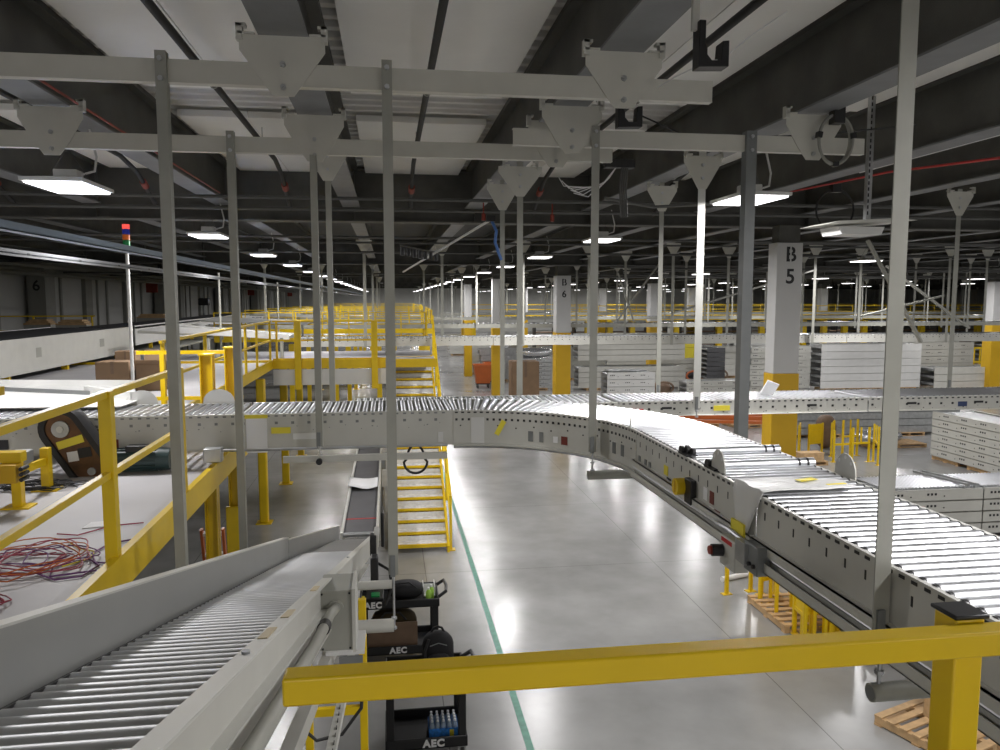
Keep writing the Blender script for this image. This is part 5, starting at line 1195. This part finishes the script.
# ------------------------------------------------------------------ boxed conveyors on the wall side of the mezzanine
t = thing('boxed_conveyor', 'white sided boxed conveyor with dark top on the wall side', 'conveyor', (-8.2, 12, 3.7))
MB().box(-7.22, -7.18, 9, 23.4, 3.82, 4.52).build('side_panel', 'grey_paint', t); MB().box(-9.4, -9.36, 9, 23.4, 3.82, 4.52).build('side_panel', 'white', t); MB().box(-9.4, -7.2, 9, 23.4, 4.42, 4.5).build('belt', 'belt', t); MB().box(-9.4, -7.2, 23.36, 23.4, 3.82, 4.5).build('end_panel', 'white', t)
for y in (13.5, 16.2, 19.0, 22.5): MB().box(-7.4, -7.26, y - .05, y + .05, 3.7, 3.82).build('leg', 'yellow', t)
b = MB()
for (y, w) in ((14.3, .3), (17.2, .25), (20.8, .3)): b.box(-7.179, -7.176, y, y + w, 4.1, 4.3)
b.build('grey_patch', 'grey_dull', t)
for i, (y, x0, x1, za, zb2) in enumerate(((21.2, -6.4, -2.6, 4.62, 4.36), (32, -7.3, -3.2, 4.6, 4.4), (43, -7.3, -3.4, 4.6, 4.4), (55, -7.3, -3.4, 4.6, 4.4))):
    t = thing('merge_conveyor', 'pale merge conveyor sloping towards the aisle, %s from the stairs' % ORD[i], 'conveyor', (x0, y, 3.7))
    MB().prism([(x0, za - .12), (x0 + .6, za), (x1, zb2), (x1, zb2 - .14)], 'y', y, y + .03).build('side_panel', 'white', t); MB().prism([(x0, za - .12), (x0 + .6, za), (x1, zb2), (x1, zb2 - .14)], 'y', y + 1.1, y + 1.13).build('side_panel', 'white', t)
    MB().prism([(x0, za - .14), (x0 + .6, za - .03), (x1, zb2 - .03), (x1, zb2 - .1), (x0, za - .2)], 'y', y + .03, y + 1.1).build('bed', 'grey_paint', t)
    for q in range(4): MB().box(x0 + .8 + q * (x1 - x0 - 1) / 3 - .04, x0 + .8 + q * (x1 - x0 - 1) / 3 + .04, y, y + .08, 3.7, 4.28).build('leg', 'grey_dull', t)
# long wall side conveyors further back
for i, (y0, y1, x) in enumerate(((25, 40, -7.6), (42, 60, -8.0), (62, 90, -8.2))):
    t = thing('boxed_conveyor', 'long pale boxed conveyor along the wall side, %s further back' % ORD[i], 'conveyor', (x, y0, 3.7)); MB().box(x - .03, x, y0, y1, 3.9, 4.5).build('side_panel', 'white', t); MB().box(x - 1.6, x, y0, y1, 4.40, 4.46).build('belt', 'belt', t)
    for y in (y0 + 2, (y0 + y1) / 2, y1 - 2): MB().box(x - .2, x - .1, y - .05, y + .05, 3.7, 4.4).build('leg', 'yellow', t)
for i, (x, y, w) in enumerate(((-9.9, 26.5, .9), (-11.1, 27.0, .8), (-10.2, 36, 1.2))):
    t = thing('timber_stack', 'pale timber stack on the wall side deck, %s back' % ORD[i], 'timber', (x, y, 3.7))
    MB().box(x - w / 2, x + w / 2, y - .22, y + .22, 3.7, 4.48).build('support_table', 'grey_dull', t)
    for q in range(3): MB().box(x - w / 2 + .08 * q, x + w / 2 - .05 * q, y - .25, y + .25, 4.48 + .06 * q, 4.53 + .06 * q).build('board', 'wood', t)
t = thing('equipment_box', 'dark equipment box on a post above the far timber stack', 'equipment box', (-10.1, 45.2, 3.7)); MB().box(-10.35, -9.8, 45, 45.5, 4.95, 5.35).build('box_body', 'black', t, bevel=.05); MB().cyl((-10.1, 45.25, 3.7), (-10.1, 45.25, 4.96), .06, 10).build('stand_post', 'grey_dark', t)
for i, (x, y) in enumerate(((-14.7, 52), (-14.7, 88), (-14.7, 122))):
    t = thing('wall_sign', 'small red sign hung before the panelled wall, %s back' % ORD[i], 'sign', (x, y, 5.6)); MB().box(x - .35, x + .35, y - .05, y + .05, 5.7, 6.3).build('sign_panel', 'red', t, bevel=.01); MB().cyl((x, y, 6.3), (x, y, 6.6), .02, 6).build('hanger', 'grey_dark', t)
# stack light pole
t = thing('stack_light', 'signal tower lamp with red blue orange green tiers on a thin pole', 'signal light', (-4.27, 13.8, 3.7))
MB().cyl((-4.27, 13.8, 3.7), (-4.27, 13.8, 6.17), .028, 10).build('pole', 'white', t)
for z0, z1, m in ((6.17, 6.27, 'green'), (6.27, 6.36, 'olens'), (6.36, 6.45, 'blens'), (6.45, 6.53, 'rlens')): MB().cyl((-4.27, 13.8, z0 + .004), (-4.27, 13.8, z1 - .004), .058, 16).build('light_tier', m, t)
MB().cyl((-4.27, 13.8, 6.17), (-4.27, 13.8, 6.54), .03, 10).build('core', 'black', t)
for i, (y, x) in enumerate(((22, -4.5), (34, -4.6))): run('thin_pole', 'thin grey pole above the mezzanine, %s from the signal tower' % ORD[i], [(x, y, 3.7), (x, y, 6.0)], .03, 'grey_dull', 'pole')
# clutter of smaller stacks between the far conveyors
rnd = random.Random(11)
cells = [(6 + 5.2 * c, yy) for yy in (49.6, 54.6, 57.4, 73.2, 88.5, 91.5) for c in range(9) if not (15 < 6 + 5.2 * c < 21 and yy < 55)]
rnd.shuffle(cells)
spots = [(x + rnd.uniform(-.4, .4), y + rnd.uniform(-.3, .3)) for x, y in cells[:34]]
for i, (x, y) in enumerate(spots):
    nn = rnd.choice([3, 4, 5]); m = rnd.choice(['grey_paint', 'white', 'zinc_dull', 'grey_paint', 'grey_dull'])
    stack(x, y, .15, rnd.uniform(2, 4), 1.2, .38, nn, 'far stacked section, %s heap among the distant stock' % NUMW[i], False, 'distant stacked sections', m=m, jitter=.08)
    pallet(x + 1, y + .6, 'pallet under the %s distant heap' % NUMW[i], 0, 1.6, 1.2, 'distant pallets')

# ================================================================== WORLD AND VIEW
w = bpy.data.worlds.new('world'); bpy.context.scene.world = w; w.use_nodes = True
w.node_tree.nodes['Background'].inputs['Color'].default_value = (1, .98, .95, 1); w.node_tree.nodes['Background'].inputs['Strength'].default_value = .42
sc = bpy.context.scene
sc.view_settings.view_transform = 'Standard'; sc.view_settings.look = 'None'; sc.view_settings.gamma = 1; sc.view_settings.use_curve_mapping = False
sc.view_settings.exposure = 0.16
sc.cycles.use_denoising = True; sc.cycles.max_bounces = 6; sc.cycles.diffuse_bounces = 4; sc.cycles.glossy_bounces = 4; sc.cycles.sample_clamp_indirect = 6
for o in bpy.data.objects:
    if '_o' in o: del o['_o']
